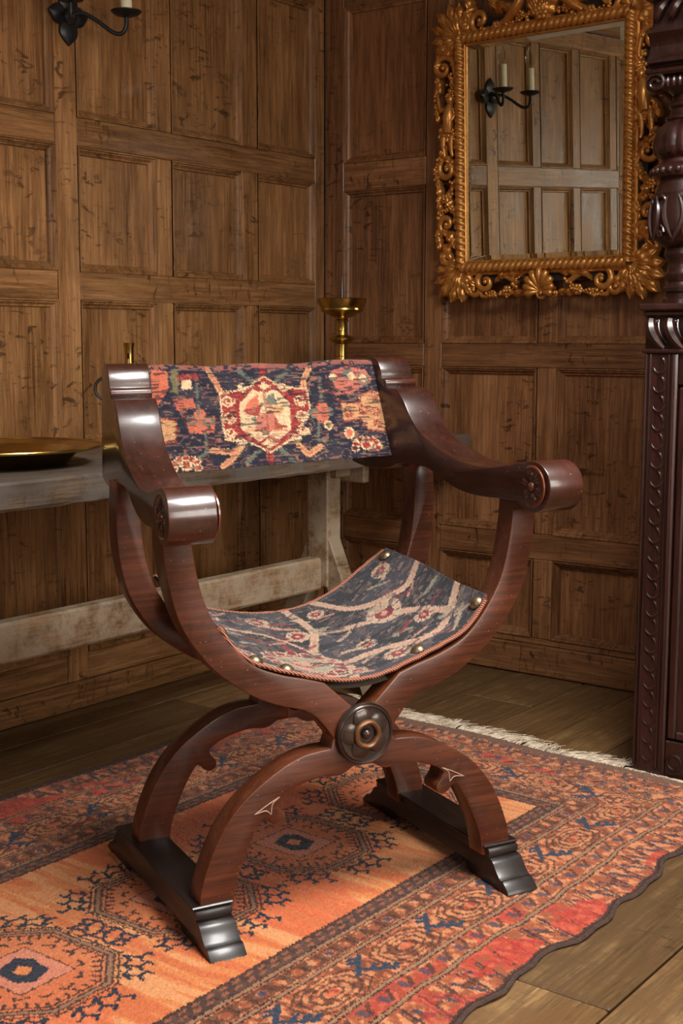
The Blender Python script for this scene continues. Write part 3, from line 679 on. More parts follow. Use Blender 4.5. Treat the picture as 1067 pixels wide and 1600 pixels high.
    for x, y in ((190, 480), (920, 425)):
        for k in range(7): t = PI+PI*k/6; R.ell(K(x+48*math.cos(t), y+40*math.sin(t)+20), .0085, .0075, CR); R.ell(K(x+48*math.cos(t), y+40*math.sin(t)+20), .0062, .0052, RD)
        R.ell(K(x, y+8), .012, .010, CR); R.ell(K(x, y+8), .008, .007, RD)
    g4 = R.noise(.016, .0028); g5 = R.noise(.03, .012); R.put((g4 > .66) & (g5 > .35), (34, 34, 46), .75); R.put((g4 < .24) & (g5 > .4), (150, 92, 74), .5); R.put((g4 > .45) & (g4 < .52) & (g5 < .55), (176, 130, 92), .45)
    lum = R.C.mean(-1, keepdims=True); R.C = (lum+(R.C-lum)*.86)*.82
    R.put((g < .16), (150, 104, 84), .5); wv = (np.arange(R.A.shape[1]) % 2)[None, :]+(np.arange(R.A.shape[0]) % 2)[:, None]
    R.C *= (1+rng.normal(0, .13, R.A.shape)-.10*(wv == 2))[..., None]; R.put((R.B < .010) & (g > .45), (150, 88, 74), .6); np.clip(R.C, .004, .9, out=R.C)
    u = R.A/W; v = R.B/L; y = .199-.066*v+.010*np.sin(PI*u); z = .9545-.198*v-.004*np.sin(PI*u)*(1-v)+.002*np.sin(u*17)*(1-v)
    hw = .2385+.008*v; x = -hw+2*hw*u; z = z+(.006*u-.006)*(1-v)+(.013*u-.006)*v
    P = np.stack([x, y+rng.normal(0, .0004, u.shape)-.003*np.clip(1-v/.04, 0, 1)*-1, z], -1); TH = np.zeros_like(P); TH[..., 1] = .006
    R.mesh('back_cloth', P, M['cloth'], chair, TH)
back_cloth()

def seat_cloth():
    L_, D_ = .62, .365; R = Raster(L_, D_, .0020, (42, 42, 47)); g = R.noise(.012, .005); g2 = R.noise(.05, .02); g3 = R.noise(.02, .02)
    TN, RD, GR, PK = (172, 146, 124), (116, 44, 48), (140, 134, 114), (176, 130, 112)
    R.put(g2 > .60, (60, 58, 64)); R.put((g2 < .25) & (g > .5), (84, 72, 70), .7)
    # sweeping tan bands, medallions and rosettes (a across the seat, b from the front edge to the back)
    for pts, w in (([(.0, .06), (.06, .12), (.10, .22), (.07, .36)], .016), ([(.30, .0), (.33, .08), (.30, .16), (.34, .25), (.33, .36)], .018), ([(.335, .10), (.42, .09), (.50, .05), (.62, .10)], .018),
                   ([(.40, .36), (.45, .27), (.55, .22), (.62, .24)], .016), ([(.34, .25), (.44, .20), (.52, .16), (.57, .06)], .014), ([(.0, .25), (.06, .30), (.05, .36)], .014), ([(.12, .03), (.2, .015), (.30, .03)], .012), ([(.10, .22), (.18, .25), (.26, .22), (.30, .16)], .010)):
        R.line(spl(pts, 6), w, TN, op=.92); R.line(spl(pts, 6), w*.35, PK, op=.7)
    for cx, cy, rx, ry in ((.245, .095, .075, .060),):
        R.ell((cx, cy), rx, ry, RD); 
        for k in range(16):
            t = 2*PI*k/16; R.ell((cx+rx*.98*math.cos(t), cy+ry*.98*math.sin(t)), .014, .012, TN); R.ell((cx+rx*.98*math.cos(t), cy+ry*.98*math.sin(t)), .010, .0085, RD)
        R.ell((cx, cy), rx*.78, ry*.74, TN); R.ell((cx, cy), rx*.72, ry*.68, GR); 
        R.poly([(cx-.035, cy-.01), (cx, cy-.028), (cx+.03, cy-.005), (cx+.012, cy+.02), (cx-.02, cy+.022)], PK); R.line([(cx-.04, cy+.01), (cx, cy-.01), (cx+.04, cy+.012)], .006, RD)
    R.line([(.245, .155), (.25, .22)], .012, RD); R.line([(.245, .03), (.25, .0)], .012, RD)
    for cx, cy, r in ((.485, .20, .040), (.06, .20, .030), (.42, .05, .028), (.12, .10, .026), (.40, .135, .022), (.30, .24, .026), (.24, .31, .028), (.53, .12, .022), (.56, .31, .024), (.13, .30, .02), (.38, .31, .02), (.33, .045, .02)):
        R.ell((cx, cy), r, r*.85, TN)
        for k in range(10): t = 2*PI*k/10; R.line([(cx+r*.5*math.cos(t), cy+r*.42*math.sin(t)), (cx+r*math.cos(t), cy+r*.85*math.sin(t))], .0022, (70, 60, 62))
        R.ell((cx, cy), r*.52, r*.45, RD); R.ell((cx, cy), r*.2, r*.18, PK)
    for k in range(110):
        cx, cy = random.uniform(.03, .59), random.uniform(.03, .34); a = random.uniform(-.6, .6); d = np.array((math.cos(a), math.sin(a)))*.02
        R.line([(cx-d[0], cy-d[1]), (cx+d[0], cy+d[1])], random.uniform(.005, .010), random.choice([TN, PK, GR, RD, (56, 56, 64), (40, 42, 52)]), op=.75)
    R.put(g < .20, (150, 120, 104), .45); R.put((g3 > .7) & (g > .6), (110, 90, 84), .5); R.put((R.B < .010), (150, 92, 70), .9); R.put((R.B < .010) & ((R.A/.006 % 1) < .4), (60, 40, 38), .9)
    R.C *= (1+rng.normal(0, .16, R.A.shape))[..., None]; np.clip(R.C, .004, .9, out=R.C)
    # shape: a sling hugging the inside of both frames
    fz = np.array([(-.262, .536), (-.243, .506), (-.222, .484), (-.195, .466), (-.149, .449), (-.096, .432), (-.047, .420), (.0, .4165), (.047, .422), (.096, .437), (.149, .454), (.195, .472), (.220, .490), (.240, .512), (.257, .538)])
    rz = np.array([(-.246, .562), (-.224, .532), (-.200, .512), (-.165, .494), (-.120, .481), (-.07, .471), (-.03, .466), (.0, .465), (.03, .467), (.07, .474), (.11, .488), (.150, .508), (.182, .530), (.216, .552), (.248, .573)])
    u = R.A/L_; v = R.B/D_; s = np.linspace(0, 1, 15)
    ix = lambda T, c: np.interp(u, s, T[:, c])
    f = lambda T: (ix(T, 0), ix(T, 1))
    def smooth(T):
        d = np.r_[0, np.cumsum(np.hypot(*np.diff(T, axis=0).T))]; d /= d[-1]; P = np.array(spl(T, 8)); dd = np.r_[0, np.cumsum(np.hypot(*np.diff(P, axis=0).T))]; dd /= dd[-1]
        return np.interp(u, dd, P[:, 0]), np.interp(u, dd, P[:, 1])
    xf, zf = smooth(fz); xr, zr_ = smooth(rz); w = v*v*(3-2*v)*.6+v*.4
    x = xf*(1-w)+xr*w; z = zf*(1-w)+zr_*w; y = -.200+.360*v
    z += -.010*np.sin(PI*v)*np.sin(PI*u)+.0016*np.sin(u*40+v*9)*np.sin(PI*v)
    P = np.stack([x, y, z+rng.normal(0, .0005, u.shape)], -1); TH = np.zeros_like(P); TH[..., 2] = -.004
    o = R.mesh('seat_cloth', P, M['cloth'], chair, TH)
    for row in (0, -1):
        pts = [tuple(P[row, j]+np.array((0, -.001 if row == 0 else .001, -.001))) for j in range(0, R.nx+1, 6)]
        cm, nt, bs = new_mat('seat_binding'); tc = N(nt, 'ShaderNodeTexCoord'); wv = N(nt, 'ShaderNodeTexWave', wave_type='BANDS', bands_direction='DIAGONAL', Scale=110.0, Distortion=1.0)
        nt.links.new(tc.outputs['Object'], wv.inputs['Vector']); nt.links.new(ramp(nt, wv.outputs[0], [(.3, S(70, 38, 32)), (.7, S(176, 112, 84))]), bs.inputs['Base Color']); bs.inputs['Roughness'].default_value = .9
        MB().tube(pts, .0038, 6).build('edge_cord', cm, o)
    un = MB(); un.grid(lambda a, b: (-.12+.24*a, -.19+.34*b, .398+1.9*(abs(a-.5)*.24)**2+.035*b), 12, 4); un.build('webbing', M['underlay'], o)
    # domed nails holding the cloth
    def nail(px, py, pz, nx, nz, r=.0135):
        n = Vector((nx, 0, nz)).normalized(); q = n.to_track_quat('Z', 'Y').to_matrix(); mb = MB()
        prf = [(r*1.0, 0), (r*1.02, .0012), (r*.93, .0038), (r*.72, .0068), (r*.4, .009), (.0, .0098)]
        k = MB().lathe(prf, (0, 0, 0), 20); k.v = [tuple(q @ Vector(p)+Vector((px, py, pz))) for p in k.v]; k.build('nail', M['nail'], chair)
    def at(u_, v_, r=.0135, lift=.0008):
        j = int(round(u_*R.nx)); i = int(round(v_*R.ny)); a = P[i, max(0, j-4)]; b = P[i, min(R.nx, j+4)]; d = b-a; p = P[i, j]; nn = np.array((-d[2], d[0])); nn = nn/np.hypot(*nn)
        if nn[1] < 0: nn = -nn
        nail(p[0]+nn[0]*lift, p[1], p[2]+nn[1]*lift, nn[0], nn[1], r)
    for u_, v_ in ((.035, .06), (.175, .055), (.275, .05), (.722, .06), (.965, .05), (.03, .90), (.965, .93)): at(u_, v_)
seat_cloth()

# ------------------------------------------------------------------ trestle table along the left wall
table = thing('trestle_table', 'long weathered grey trestle table along the left panelled wall', 'table', (.30, -1.25, 0))
def TB(x0, y0, z0, x1, y1, z1): return (x0-.30, y0+1.25, z0), (x1-.30, y1+1.25, z1)
def warped(name, a, b, m, amp, n=40, loc=None):
    """long plank along y with a worn, slightly wavering arris"""
    mb = MB(); V = []; Fs = []
    x0, y0, z0 = a; x1, y1, z1 = b; ch = .006
    ring = [(x0, z0), (x1-ch*.6, z0), (x1, z0+ch), (x1, z1-ch), (x1-ch, z1), (x0, z1)]
    for i in range(n+1):
        y = y0+(y1-y0)*i/n
        for k, (x, z) in enumerate(ring):
            w = random.gauss(0, amp) if k in (1, 2, 3, 4) else 0
            V.append((x+(w if k != 0 else 0), y, z+(w*.8 if k in (1, 2) else w*.35 if k == 3 else 0)))
    for i in range(n):
        for k in range(6): Fs.append((i*6+k, i*6+(k+1) % 6, (i+1)*6+(k+1) % 6, (i+1)*6+k))
    Fs += [tuple(range(6)), tuple(n*6+k for k in range(6))[::-1]]
    return mb.add(V, Fs).build(name, m, table, angle=25)
warped('top_board', *TB(.325, -3.25, .657, .588, -.03, .716), M['table_top'], .0016, 70)
warped('top_board', *TB(.055, -3.25, .657, .322, -.03, .716), M['table_top'], .0010, 40)
for yy, s in ((-.54, 1), (-2.98, -1)):
    MB().box(*TB(.360, yy, .30, .434, yy+.062*s, .645), .004).build('post', M['table'], table)
    MB().box(*TB(.10, yy+.075*s, .598, .505, yy+.102*s, .656), .004).build('bearer', M['table'], table)
    MB().box(*TB(.15, yy+.010*s, .615, .46, yy+.075*s, .656), .004).build('head_block', M['table'], table)
    for sg in (1, -1):
        # splayed legs rising into the post
        cx = .397; poly = [(cx+sg*.034, .445), (cx+sg*.004, .375), (cx+sg*.004, .305)]
        poly = [(cx+sg*.035, .452), (cx+sg*.222, .0), (cx+sg*.160, .0), (cx+sg*.002, .36), (cx+sg*.002, .43)]
        prism('splayed_leg', poly, lambda p, q, t: (p-.30, t+1.25, q), yy+.004*s, yy+.056*s, M['table'], table, .003, 1)
warped('stretcher', *TB(.372, -2.98, .294, .412, -.542, .386), M['table'], .0007, 50)

# ------------------------------------------------------------------ things on the table
dish = thing('brass_charger', 'large shallow brass dish lying on the table top', 'dish', (.256, -1.545, .7175))
MB().lathe([(0, .0), (.155, .0), (.166, .004), (.190, .028), (.235, .0355), (.2435, .0375), (.245, .040), (.243, .0425), (.2395, .0405), (.190, .0330), (.165, .008), (.155, .004), (0, .0035)], (0, 0, 0), 96).build('bowl', M['brass'], dish)
MB().tube([(.2425*math.cos(2*PI*i/96), .2425*math.sin(2*PI*i/96), .0415) for i in range(96)], .0026, 8, closed=True).build('rolled_rim', M['brass'], dish)

pc = thing('pricket_candlestick', 'tall turned brass pricket candlestick with wide drip pan in the corner', 'candlestick', (.30, -.30, .7175))
MB().lathe([(0, 0), (.088, 0), (.090, .006), (.086, .012), (.070, .020), (.050, .034), (.034, .052), (.026, .070), (.022, .082), (.030, .088), (.033, .094), (.026, .100), (.018, .106), (0, .106)], seg=48).build('base', M['brass_dull'], pc)
st = [(0, .100), (.018, .104), (.018, .140), (.024, .146), (.018, .152), (.018, .176), (.026, .186), (.040, .196), (.042, .203), (.036, .209), (.022, .214), (.017, .222), (.0175, .232), (.0165, .233), (.0175, .234), (.017, .252), (.018, .268),
      (.030, .274), (.0385, .282), (.039, .286), (.030, .291), (.019, .295), (.0172, .306), (.0162, .307), (.0172, .308), (.0172, .330), (.0185, .334), (.021, .338), (.018, .342), (.019, .346)]
MB().lathe(st+[(0, .347)], seg=40).build('stem', M['brass'], pc)
MB().lathe([(0, .344), (.021, .345), (.034, .350), (.046, .357), (.060, .363), (.064, .368), (.0625, .373), (.066, .378), (.0705, .387), (.073, .396), (.0745, .4005), (.072, .4025), (.068, .398), (.060, .380), (.03, .372), (0, .370)], seg=56).build('drip_pan', M['brass'], pc)
MB().lathe([(.0075, .368), (.0066, .40), (.0050, .43), (.0015, .462), (0, .464)], seg=14).build('pricket', M['steel'], pc)

cs_ = thing('brass_candlestick', 'small brass socket candlestick with iron ring, behind the left armrest', 'candlestick', (.24, -1.104, .7175))
cs_.scale = (1.1, 1.1, 1.27)
MB().lathe([(0, 0), (.048, 0), (.050, .004), (.046, .008), (.030, .012), (.014, .020), (.0095, .030), (.009, .05), (.012, .056), (.009, .062), (.0085, .10), (.0085, .150), (.0105, .154), (.0095, .158), (.0095, .168), (0, .168)], seg=32).build('stem', M['brass'], cs_)
so = MB().lathe([(0, .166), (.0105, .167), (.0102, .190), (.0108, .204), (.0125, .211), (.0130, .2135), (.0118, .2145), (.0095, .212), (.0088, .19), (0, .188)], seg=32).build('socket', M['brass'], cs_)
MB().box((.0055, -.0118, .183), (.0095, -.0080, .194), .0005).build('ejector_slot', M['iron'], so)
rg_ = [(-.0436+.0255*math.cos(t)*.795, -.0327+.0255*math.cos(t)*.607, .124+.0215*math.sin(t)) for t in [2*PI*i/40 for i in range(40)]]
hd = MB().tube(rg_, .0038, 8, closed=True).build('ring_handle', M['steel'], cs_)
MB().tube([(-.006, -.0045, .124), (-.0436+.026*.795, -.0327+.026*.607, .124)], .0028, 8).build('handle_lug', M['brass'], hd)

# ------------------------------------------------------------------ wrought iron double wall sconce
sc = thing('iron_wall_sconce', 'black wrought iron two-arm sconce with candle bulbs on the left wall', 'wall lamp', (.0, -1.072, 1.817))
def leaf_plate(ang, ln, w, off):
    mb = MB(); ca, sa = math.cos(ang), math.sin(ang)
    def fn(u, v):
        a = 2*v-1; wd = w*(math.sin(PI*min(1, .12+.80*u))**.8)*(1-u**6*.98); l = off+ln*u; x = a*wd
        return (.006+.008*math.sin(PI*u)*(1-a*a)+.002, l*ca-x*sa, l*sa+x*ca)
    g = MB().grid(fn, 12, 10); n = len(g.v); mb.add(g.v, g.f); mb.add([(.003, p[1], p[2]) for p in g.v], [f[::-1] for f in g.f])
    w_ = 11; rim = [i*w_ for i in range(13)]+[12*w_+j for j in range(1, 11)]+[i*w_+10 for i in range(11, -1, -1)]+[j for j in range(9, 0, -1)]
    mb.f += [(rim[i], rim[(i+1) % len(rim)], rim[(i+1) % len(rim)]+n, rim[i]+n) for i in range(len(rim))]
    return mb.build('plate_leaf', M['iron'], sc)
leaf_plate(-PI/2, .068, .030, .004); leaf_plate(PI/2, .068, .030, .004); leaf_plate(0.12, .062, .026, .004); leaf_plate(PI-.12, .062, .026, .004)
MB().lathe([(0, .0), (.022, .0), (.021, .006), (.014, .014), (.0, .018)], (.012, 0, 0), 20, axis='x').build('plate_boss', M['iron'], sc)
for p in ((.0125, 0, -.046), (.0125, 0, .046)): MB().ball(p, .004, 8, 6).build('plate_nail', M['iron'], sc)
for sg in (1, -1):
    path = spl([(.020, 0, .004), (.040, sg*.018, .008), (.065, sg*.045, -.010), (.092, sg*.070, -.036), (.110, sg*.084, -.040), (.120, sg*.092, -.024), (.121, sg*.093, .004)], 6)
    MB().tube(path, .0055, 10).build('arm', M['iron'], sc)
    c = (.121, sg*.093, .0)
    MB().lathe([(0, .0), (.012, .001), (.030, .006), (.039, .0135), (.0395, .0155), (.038, .0165), (.028, .0105), (.010, .007), (0, .007)], c, 36).build('drip_pan', M['iron'], sc)
    MB().lathe([(0, .006), (.0150, .006), (.0150, .0965), (.0140, .0985), (.008, .099), (0, .099)], c, 24).build('candle_tube', M['candle'], sc)
    MB().lathe([(0, .098), (.008, .099), (.009, .104), (.0155, .118), (.0175, .130), (.0155, .145), (.010, .160), (.005, .172), (.0015, .181), (0, .182)], c, 24).build('bulb', M['bulb'], sc)

# ------------------------------------------------------------------ gilt carved mirror
mir = thing('gilt_mirror', 'carved gilt framed wall mirror with rope moulding and scallop shell', 'mirror', (.833, -.036, 1.115))
mir.rotation_euler = (math.radians(2.2), 0, math.radians(-1.3))
# local: x right, z up from the frame's bottom, depth d -> -y
gx0, gx1, gz0, gz1 = -.254, .254, .114, .730
OX0, OX1, OZ0, OZ1 = -.367, .367, .0, .845
D3 = lambda x, z, d: (x, -d, z)
bw = .016
gv = [D3(x, z, .020) for x, z in ((gx0, gz0), (gx1, gz0), (gx1, gz1), (gx0, gz1))]+[D3(x, z, .0212) for x, z in ((gx0+bw, gz0+bw), (gx1-bw, gz0+bw), (gx1-bw, gz1-bw), (gx0+bw, gz1-bw))]
gl_ = MB().add([D3(x, z, .0212) for x, z in ((gx0+bw, gz0+bw), (gx1-bw, gz0+bw), (gx1-bw, gz1-bw), (gx0+bw, gz1-bw))]+[D3(x, z, .012) for x, z in ((gx0+bw, gz0+bw), (gx1-bw, gz0+bw), (gx1-bw, gz1-bw), (gx0+bw, gz1-bw))], [(0, 1, 2, 3), (7, 6, 5, 4), (0, 4, 5, 1), (1, 5, 6, 2), (2, 6, 7, 3), (3, 7, 4, 0)])
glass = gl_.build('mirror_glass', M['mirror'], mir, smooth=False)
bev = MB().add(gv+[D3(x, z, .012) for x, z in ((gx0, gz0), (gx1, gz0), (gx1, gz1), (gx0, gz1))], [(k, (k+1) % 4, 4+(k+1) % 4, 4+k) for k in range(4)]+[(k, 8+k, 8+(k+1) % 4, (k+1) % 4) for k in range(4)])
bev.build('bevelled_edge', M['mirror'], glass, smooth=False)
MB().box(D3(OX0+.05, OZ0+.05, .002), D3(OX1-.05, OZ1-.05, .011), .002).build('backboard', M['dark_gap'], mir)
# flat carcass rails between glass and carving
for a, b in (((gx0-.040, gz0-.040), (gx0, gz1+.040)), ((gx1, gz0-.040), (gx1+.040, gz1+.040)), ((gx0, gz0-.040), (gx1, gz0)), ((gx0, gz1), (gx1, gz1+.040))):
    MB().box(D3(a[0], a[1], .004), D3(b[0], b[1], .024), .004).build('carcass_rail', M['gilt'], mir)
def rope(p, q, r=.0158, per=.0190):
    p = np.array(p); q = np.array(q); Ln = np.hypot(*(q-p)); e = (q-p)/Ln; nn = np.array((-e[1], e[0])); ns = int(Ln/per)*9
    def fn(u, v):
        s_ = u*Ln; t = -.35*PI+v*1.7*PI; b = abs(math.sin(PI*s_/per+t*.9)); rr_ = r*(.70+.34*b**.75)
        c = p+e*s_+nn*rr_*math.cos(t); return D3(c[0], c[1], .026+rr_*math.sin(t))
    return MB().grid(fn, ns, 12).build('rope_moulding', M['gilt'], mir, angle=60)
o_ = .0175
rope((gx0-o_, gz0-o_), (gx0-o_, gz1+o_)); rope((gx1+o_, gz1+o_), (gx1+o_, gz0-o_)); rope((gx1+o_, gz0-o_), (gx0-o_, gz0-o_)); rope((gx0-o_, gz1+o_), (gx1+o_, gz1+o_))
for a, b in (((gx0-.003, gz0-.003), (gx0+.002, gz1+.003)), ((gx1-.002, gz0-.003), (gx1+.003, gz1+.003)), ((gx0, gz0-.003), (gx1, gz0+.002)), ((gx0, gz1-.002), (gx1, gz1+.003))):
    MB().box(D3(a[0], a[1], .018), D3(b[0], b[1], .0285), .0015).build('sight_edge', M['gilt'], mir)

def carved_leaf(mb, x, z, ang, ln, w, bend=0., d0=.006, h=.018, lobes=4, nu=22, nv=10, tip=.80):
    """acanthus leaf: spine leaves (x,z) at ang and bends; lobed outline, veined and domed, closed behind"""
    pts = []; a = ang; px, pz = x, z
    for i in range(nu+1): pts.append((px, pz, a)); px += ln/nu*math.cos(a); pz += ln/nu*math.sin(a); a += bend/nu
    V = []
    for i, (cx_, cz_, a) in enumerate(pts):
        u = i/nu; wd = w*(math.sin(PI*min(1, .16+tip*u))**.8)*(.70+.30*abs(math.sin(lobes*PI*u)))*(1-.85*u**7)
        for j in range(nv+1):
            v = 2*j/nv-1; q = wd*v; hh = h*(.25+.75*math.sin(PI*min(1, .15+.75*u)))*(1-v*v)**.5
            hh += .0035*math.cos(7*PI*abs(v)**.8)*(1-abs(v))-.0045*math.exp(-(v/.14)**2)+.006*u*u+.0025*math.sin(lobes*2*PI*u-2*abs(v))
            V.append(D3(cx_-q*math.sin(a), cz_+q*math.cos(a), d0+max(.001, hh)))
    n = nv+1; k = len(V)
    Fs = [(i*n+j, (i+1)*n+j, (i+1)*n+j+1, i*n+j+1) for i in range(nu) for j in range(nv)]
    V += [(p[0], -d0+.003, p[2]) for p in V]; Fs += [tuple(t+k for t in f[::-1]) for f in Fs]
    rim = [i*n for i in range(nu+1)]+[nu*n+j for j in range(1, n)]+[i*n+nv for i in range(nu-1, -1, -1)]+[j for j in range(nv-1, 0, -1)]
    Fs += [(rim[i], rim[(i+1) % len(rim)], rim[(i+1) % len(rim)]+k, rim[i]+k) for i in range(len(rim))]
    mb.add(V, Fs)
def spiral(mb, cx_, cz_, r, a0, turns, rad=.008, d=.016, lead=None, grow=.8):
    """carved C-scroll: optional lead-in points, then a volute curling inwards to a button"""
    n = int(20*abs(turns)); P = []; 
    if lead: P += [(*p, d) for p in lead]
    for i in range(n+1):
        t = i/n; a = a0+turns*2*PI*t; q = r*(1-.78*t); P.append((cx_+q*math.cos(a), cz_+q*math.sin(a), d+.006*t))
    R_ = [rad*(.55+.6*math.sin(PI*min(1, .15+.8*i/(len(P)-1))))*(1-.25*i/(len(P)-1)) for i in range(len(P))]
    P = spl(P, 2); R2 = np.interp(np.linspace(0, 1, len(P)), np.linspace(0, 1, len(R_)), R_)
    mb.tube([D3(*p) for p in P], list(R2), 8); mb.ball(D3(cx_, cz_, d+.006), .0075, 10, 6)
def garland(mb, pts, n=26, r=.0055, spread=.009, d=.018):
    P = spl(pts, 12)
    for k in range(n):
        p = P[int(k/(n-1)*(len(P)-1))]; q = random.gauss(0, spread*.55); w = random.gauss(0, spread*.55)
        mb.ball(D3(p[0]+q, p[1]+w, d+random.uniform(-.002, .006)), random.uniform(.7, 1.25)*r, 8, 5)
    mb.tube([D3(p[0], p[1], d-.007) for p in P[::3]], .0055, 6)
def flower(mb, x, z, r, d=.02):
    for k in range(6):
        t = 2*PI*k/6; mb.ball(D3(x+r*.6*math.cos(t), z+r*.6*math.sin(t), d), (r*.48, r*.28, r*.48), 8, 5)
    mb.ball(D3(x, z, d+.004), r*.32, 8, 5)
def part(name, fn, sx=1, sz=1, cz=None):
    mb = MB(); fn(mb)
    if sx < 0: mb.v = [(-p[0], p[1], p[2]) for p in mb.v]; mb.f = [f[::-1] for f in mb.f]
    if sz < 0: mb.v = [(p[0], p[1], OZ0+OZ1-p[2]) for p in mb.v]; mb.f = [f[::-1] for f in mb.f]
    return mb.build(name, M['gilt'], mir, angle=60)
def corner(mb):
    # fan of acanthus lobes spreading into the bottom-left corner
    bx, bz = gx0-.030, gz0-.030
    for a, l, w, bd in ((225, .122, .026, 0), (209, .114, .024, -.2), (241, .114, .024, .2), (194, .104, .023, -.4), (256, .104, .023, .4), (180, .092, .021, -.7), (270, .092, .021, .7), (167, .078, .018, -1.0), (283, .078, .018, 1.0)):
        carved_leaf(mb, bx+.016, bz+.016, math.radians(a), l, w, bd, .006, .020, 3, 18, 8, .58)
    for a in (187, 201, 216, 234, 249, 263): carved_leaf(mb, bx+.01, bz+.01, math.radians(a), .088, .010, 0, .013, .018, 3, 12, 6)
for sx in (-1, 1):
    for sz in (1, -1): part('corner_acanthus', corner, -sx, sz)
def side(mb):
    # left stile of pierced carving, bottom to top, centre line x = xs
    xs = gx0-.066
    mb.tube([D3(xs+.036, z_, .010) for z_ in (.12, .3, .5, .72)], .008, 6)
    carved_leaf(mb, xs+.028, .150, 1.9, .090, .020, .9, .006, .020, 3); carved_leaf(mb, xs-.030, .120, 1.2, .085, .018, -.9, .006, .018, 3)
    spiral(mb, xs-.006, .226, .030, -1.2, -1.15, .0095, .016, [(xs+.026, .165), (xs+.030, .195)])
    garland(mb, [(xs-.030, .190), (xs-.034, .225), (xs-.020, .262), (xs+.010, .275)], 22)
    carved_leaf(mb, xs+.024, .255, 2.3, .080, .017, -1.0, .006, .020, 3)
    garland(mb, [(xs-.012, .288), (xs+.012, .318), (xs+.020, .345)], 20, .006); flower(mb, xs-.012, .300, .015)
    carved_leaf(mb, xs-.034, .285, 1.4, .080, .012, .5, .006, .018, 3); spiral(mb, xs-.002, .386, .033, 1.8, 1.1, .0095, .016, [(xs+.030, .330), (xs+.034, .360)])
    garland(mb, [(xs-.036, .355), (xs-.040, .385), (xs-.026, .412), (xs+.008, .408)], 26, .0052); carved_leaf(mb, xs+.028, .380, 2.0, .072, .016, .9, .006, .022, 4)
    carved_leaf(mb, xs-.032, .405, 1.3, .070, .016, -.8, .006, .020, 3)
    # filling leaves that close the outline of the stile
    for z_, a_, b_, x_ in ((.150, 1.5, .5, -.036), (.205, 1.9, -.7, .030), (.250, 1.3, .8, -.036), (.320, 1.7, -.6, .030), (.335, 1.4, .6, -.040), (.440, 1.8, .5, .026), (.470, 1.4, -.6, -.030), (.520, 1.5, .4, -.036), (.560, 1.9, -.5, .032), (.600, 1.3, .7, -.034), (.655, 1.8, .5, .030), (.700, 1.4, -.5, -.034)):
        carved_leaf(mb, xs+x_, z_, a_, .062, .0135, b_, .006, .016, 3, 14, 8)
    # top scroll above the figure
    spiral(mb, xs-.012, .675, .034, .4, 1.2, .010, .016, [(xs+.028, .612), (xs+.030, .645)]); carved_leaf(mb, xs+.024, .700, 2.5, .075, .018, .8, .006, .020, 3)
    garland(mb, [(xs+.014, .648), (xs+.020, .622), (xs+.016, .600)], 24, .0058, .011); garland(mb, [(xs-.034, .640), (xs-.038, .590), (xs-.032, .545)], 26, .0046, .007)
    carved_leaf(mb, xs-.030, .650, 1.8, .075, .013, -.7, .006, .018, 3)
def figure(mb):
    # little standing putto carved in relief
    xs = gx0-.062
    mb.ball(D3(xs+.012, .583, .026), (.013, .014, .0155), 12, 8)
    for k in range(14): t = 2*PI*k/14; mb.ball(D3(xs+.012+.0125*math.cos(t), .586+.0145*math.sin(t), .026+.004*math.sin(3*t)), .0052, 8, 5)
    mb.ball(D3(xs+.012, .581, .041), (.0026, .0036, .003), 6, 5)
    mb.tube([D3(xs+.010, .572, .024), D3(xs+.008, .555, .025), D3(xs+.006, .535, .027), D3(xs+.004, .512, .026), D3(xs+.002, .492, .023)], [.008, .0155, .0185, .0175, .015], 12)
    mb.tube([D3(xs-.006, .558, .026), D3(xs-.022, .553, .026), D3(xs-.030, .572, .024), D3(xs-.034, .592, .022)], [.0085, .0075, .0065, .0055], 8)
    mb.tube([D3(xs+.020, .556, .026), D3(xs+.028, .536, .028), D3(xs+.016, .520, .034)], [.0080, .0070, .0060], 8)
    for s_ in (-.4, 0, .5): carved_leaf(mb, xs+.002+s_*.02, .505, -1.2+s_*.5-.4, .050, .015, s_, .010, .020, 3, 12, 8)
    for s_, b in ((-.014, -.012), (.014, .004)):
        mb.tube([D3(xs+s_, .480, .022), D3(xs+s_-.003, .455, .024), D3(xs+s_-.002, .432, .020), D3(xs+s_+.002, .420, .022)], [.0105, .0090, .0065, .0055], 8)
for sx in (1, -1): part('side_carving', side, sx); part('putto', figure, sx)
def bottom(mb):
    zc = .052
    carved_leaf(mb, -.055, zc+.022, 3.0, .095, .016, .5, .006, .020, 3); carved_leaf(mb, -.045, zc-.030, 3.3, .080, .013, -.4, .006, .016, 3)
    spiral(mb, -.190, zc+.002, .034, 1.2, 1.15, .010, .016, [(-.080, zc-.004), (-.120, zc+.016), (-.155, zc+.034)]); spiral(mb, -.232, zc-.020, .022, .8, -1.0, .0085, .014, [(-.170, zc-.036), (-.205, zc-.040)])
    garland(mb, [(-.080, zc+.002), (-.105, zc-.022), (-.150, zc-.036), (-.185, zc-.034)], 34, .0056); flower(mb, -.115, zc-.026, .016); flower(mb, -.165, zc-.034, .012)
    carved_leaf(mb, -.170, zc+.030, 2.8, .100, .018, .9, .006, .022, 4); carved_leaf(mb, -.250, zc+.022, 4.3, .070, .015, -.6, .006, .020, 3); carved_leaf(mb, -.110, zc+.030, 3.4, .060, .012, .7, .008, .020, 3)
for sx in (1, -1): part('bottom_carving', bottom, sx)
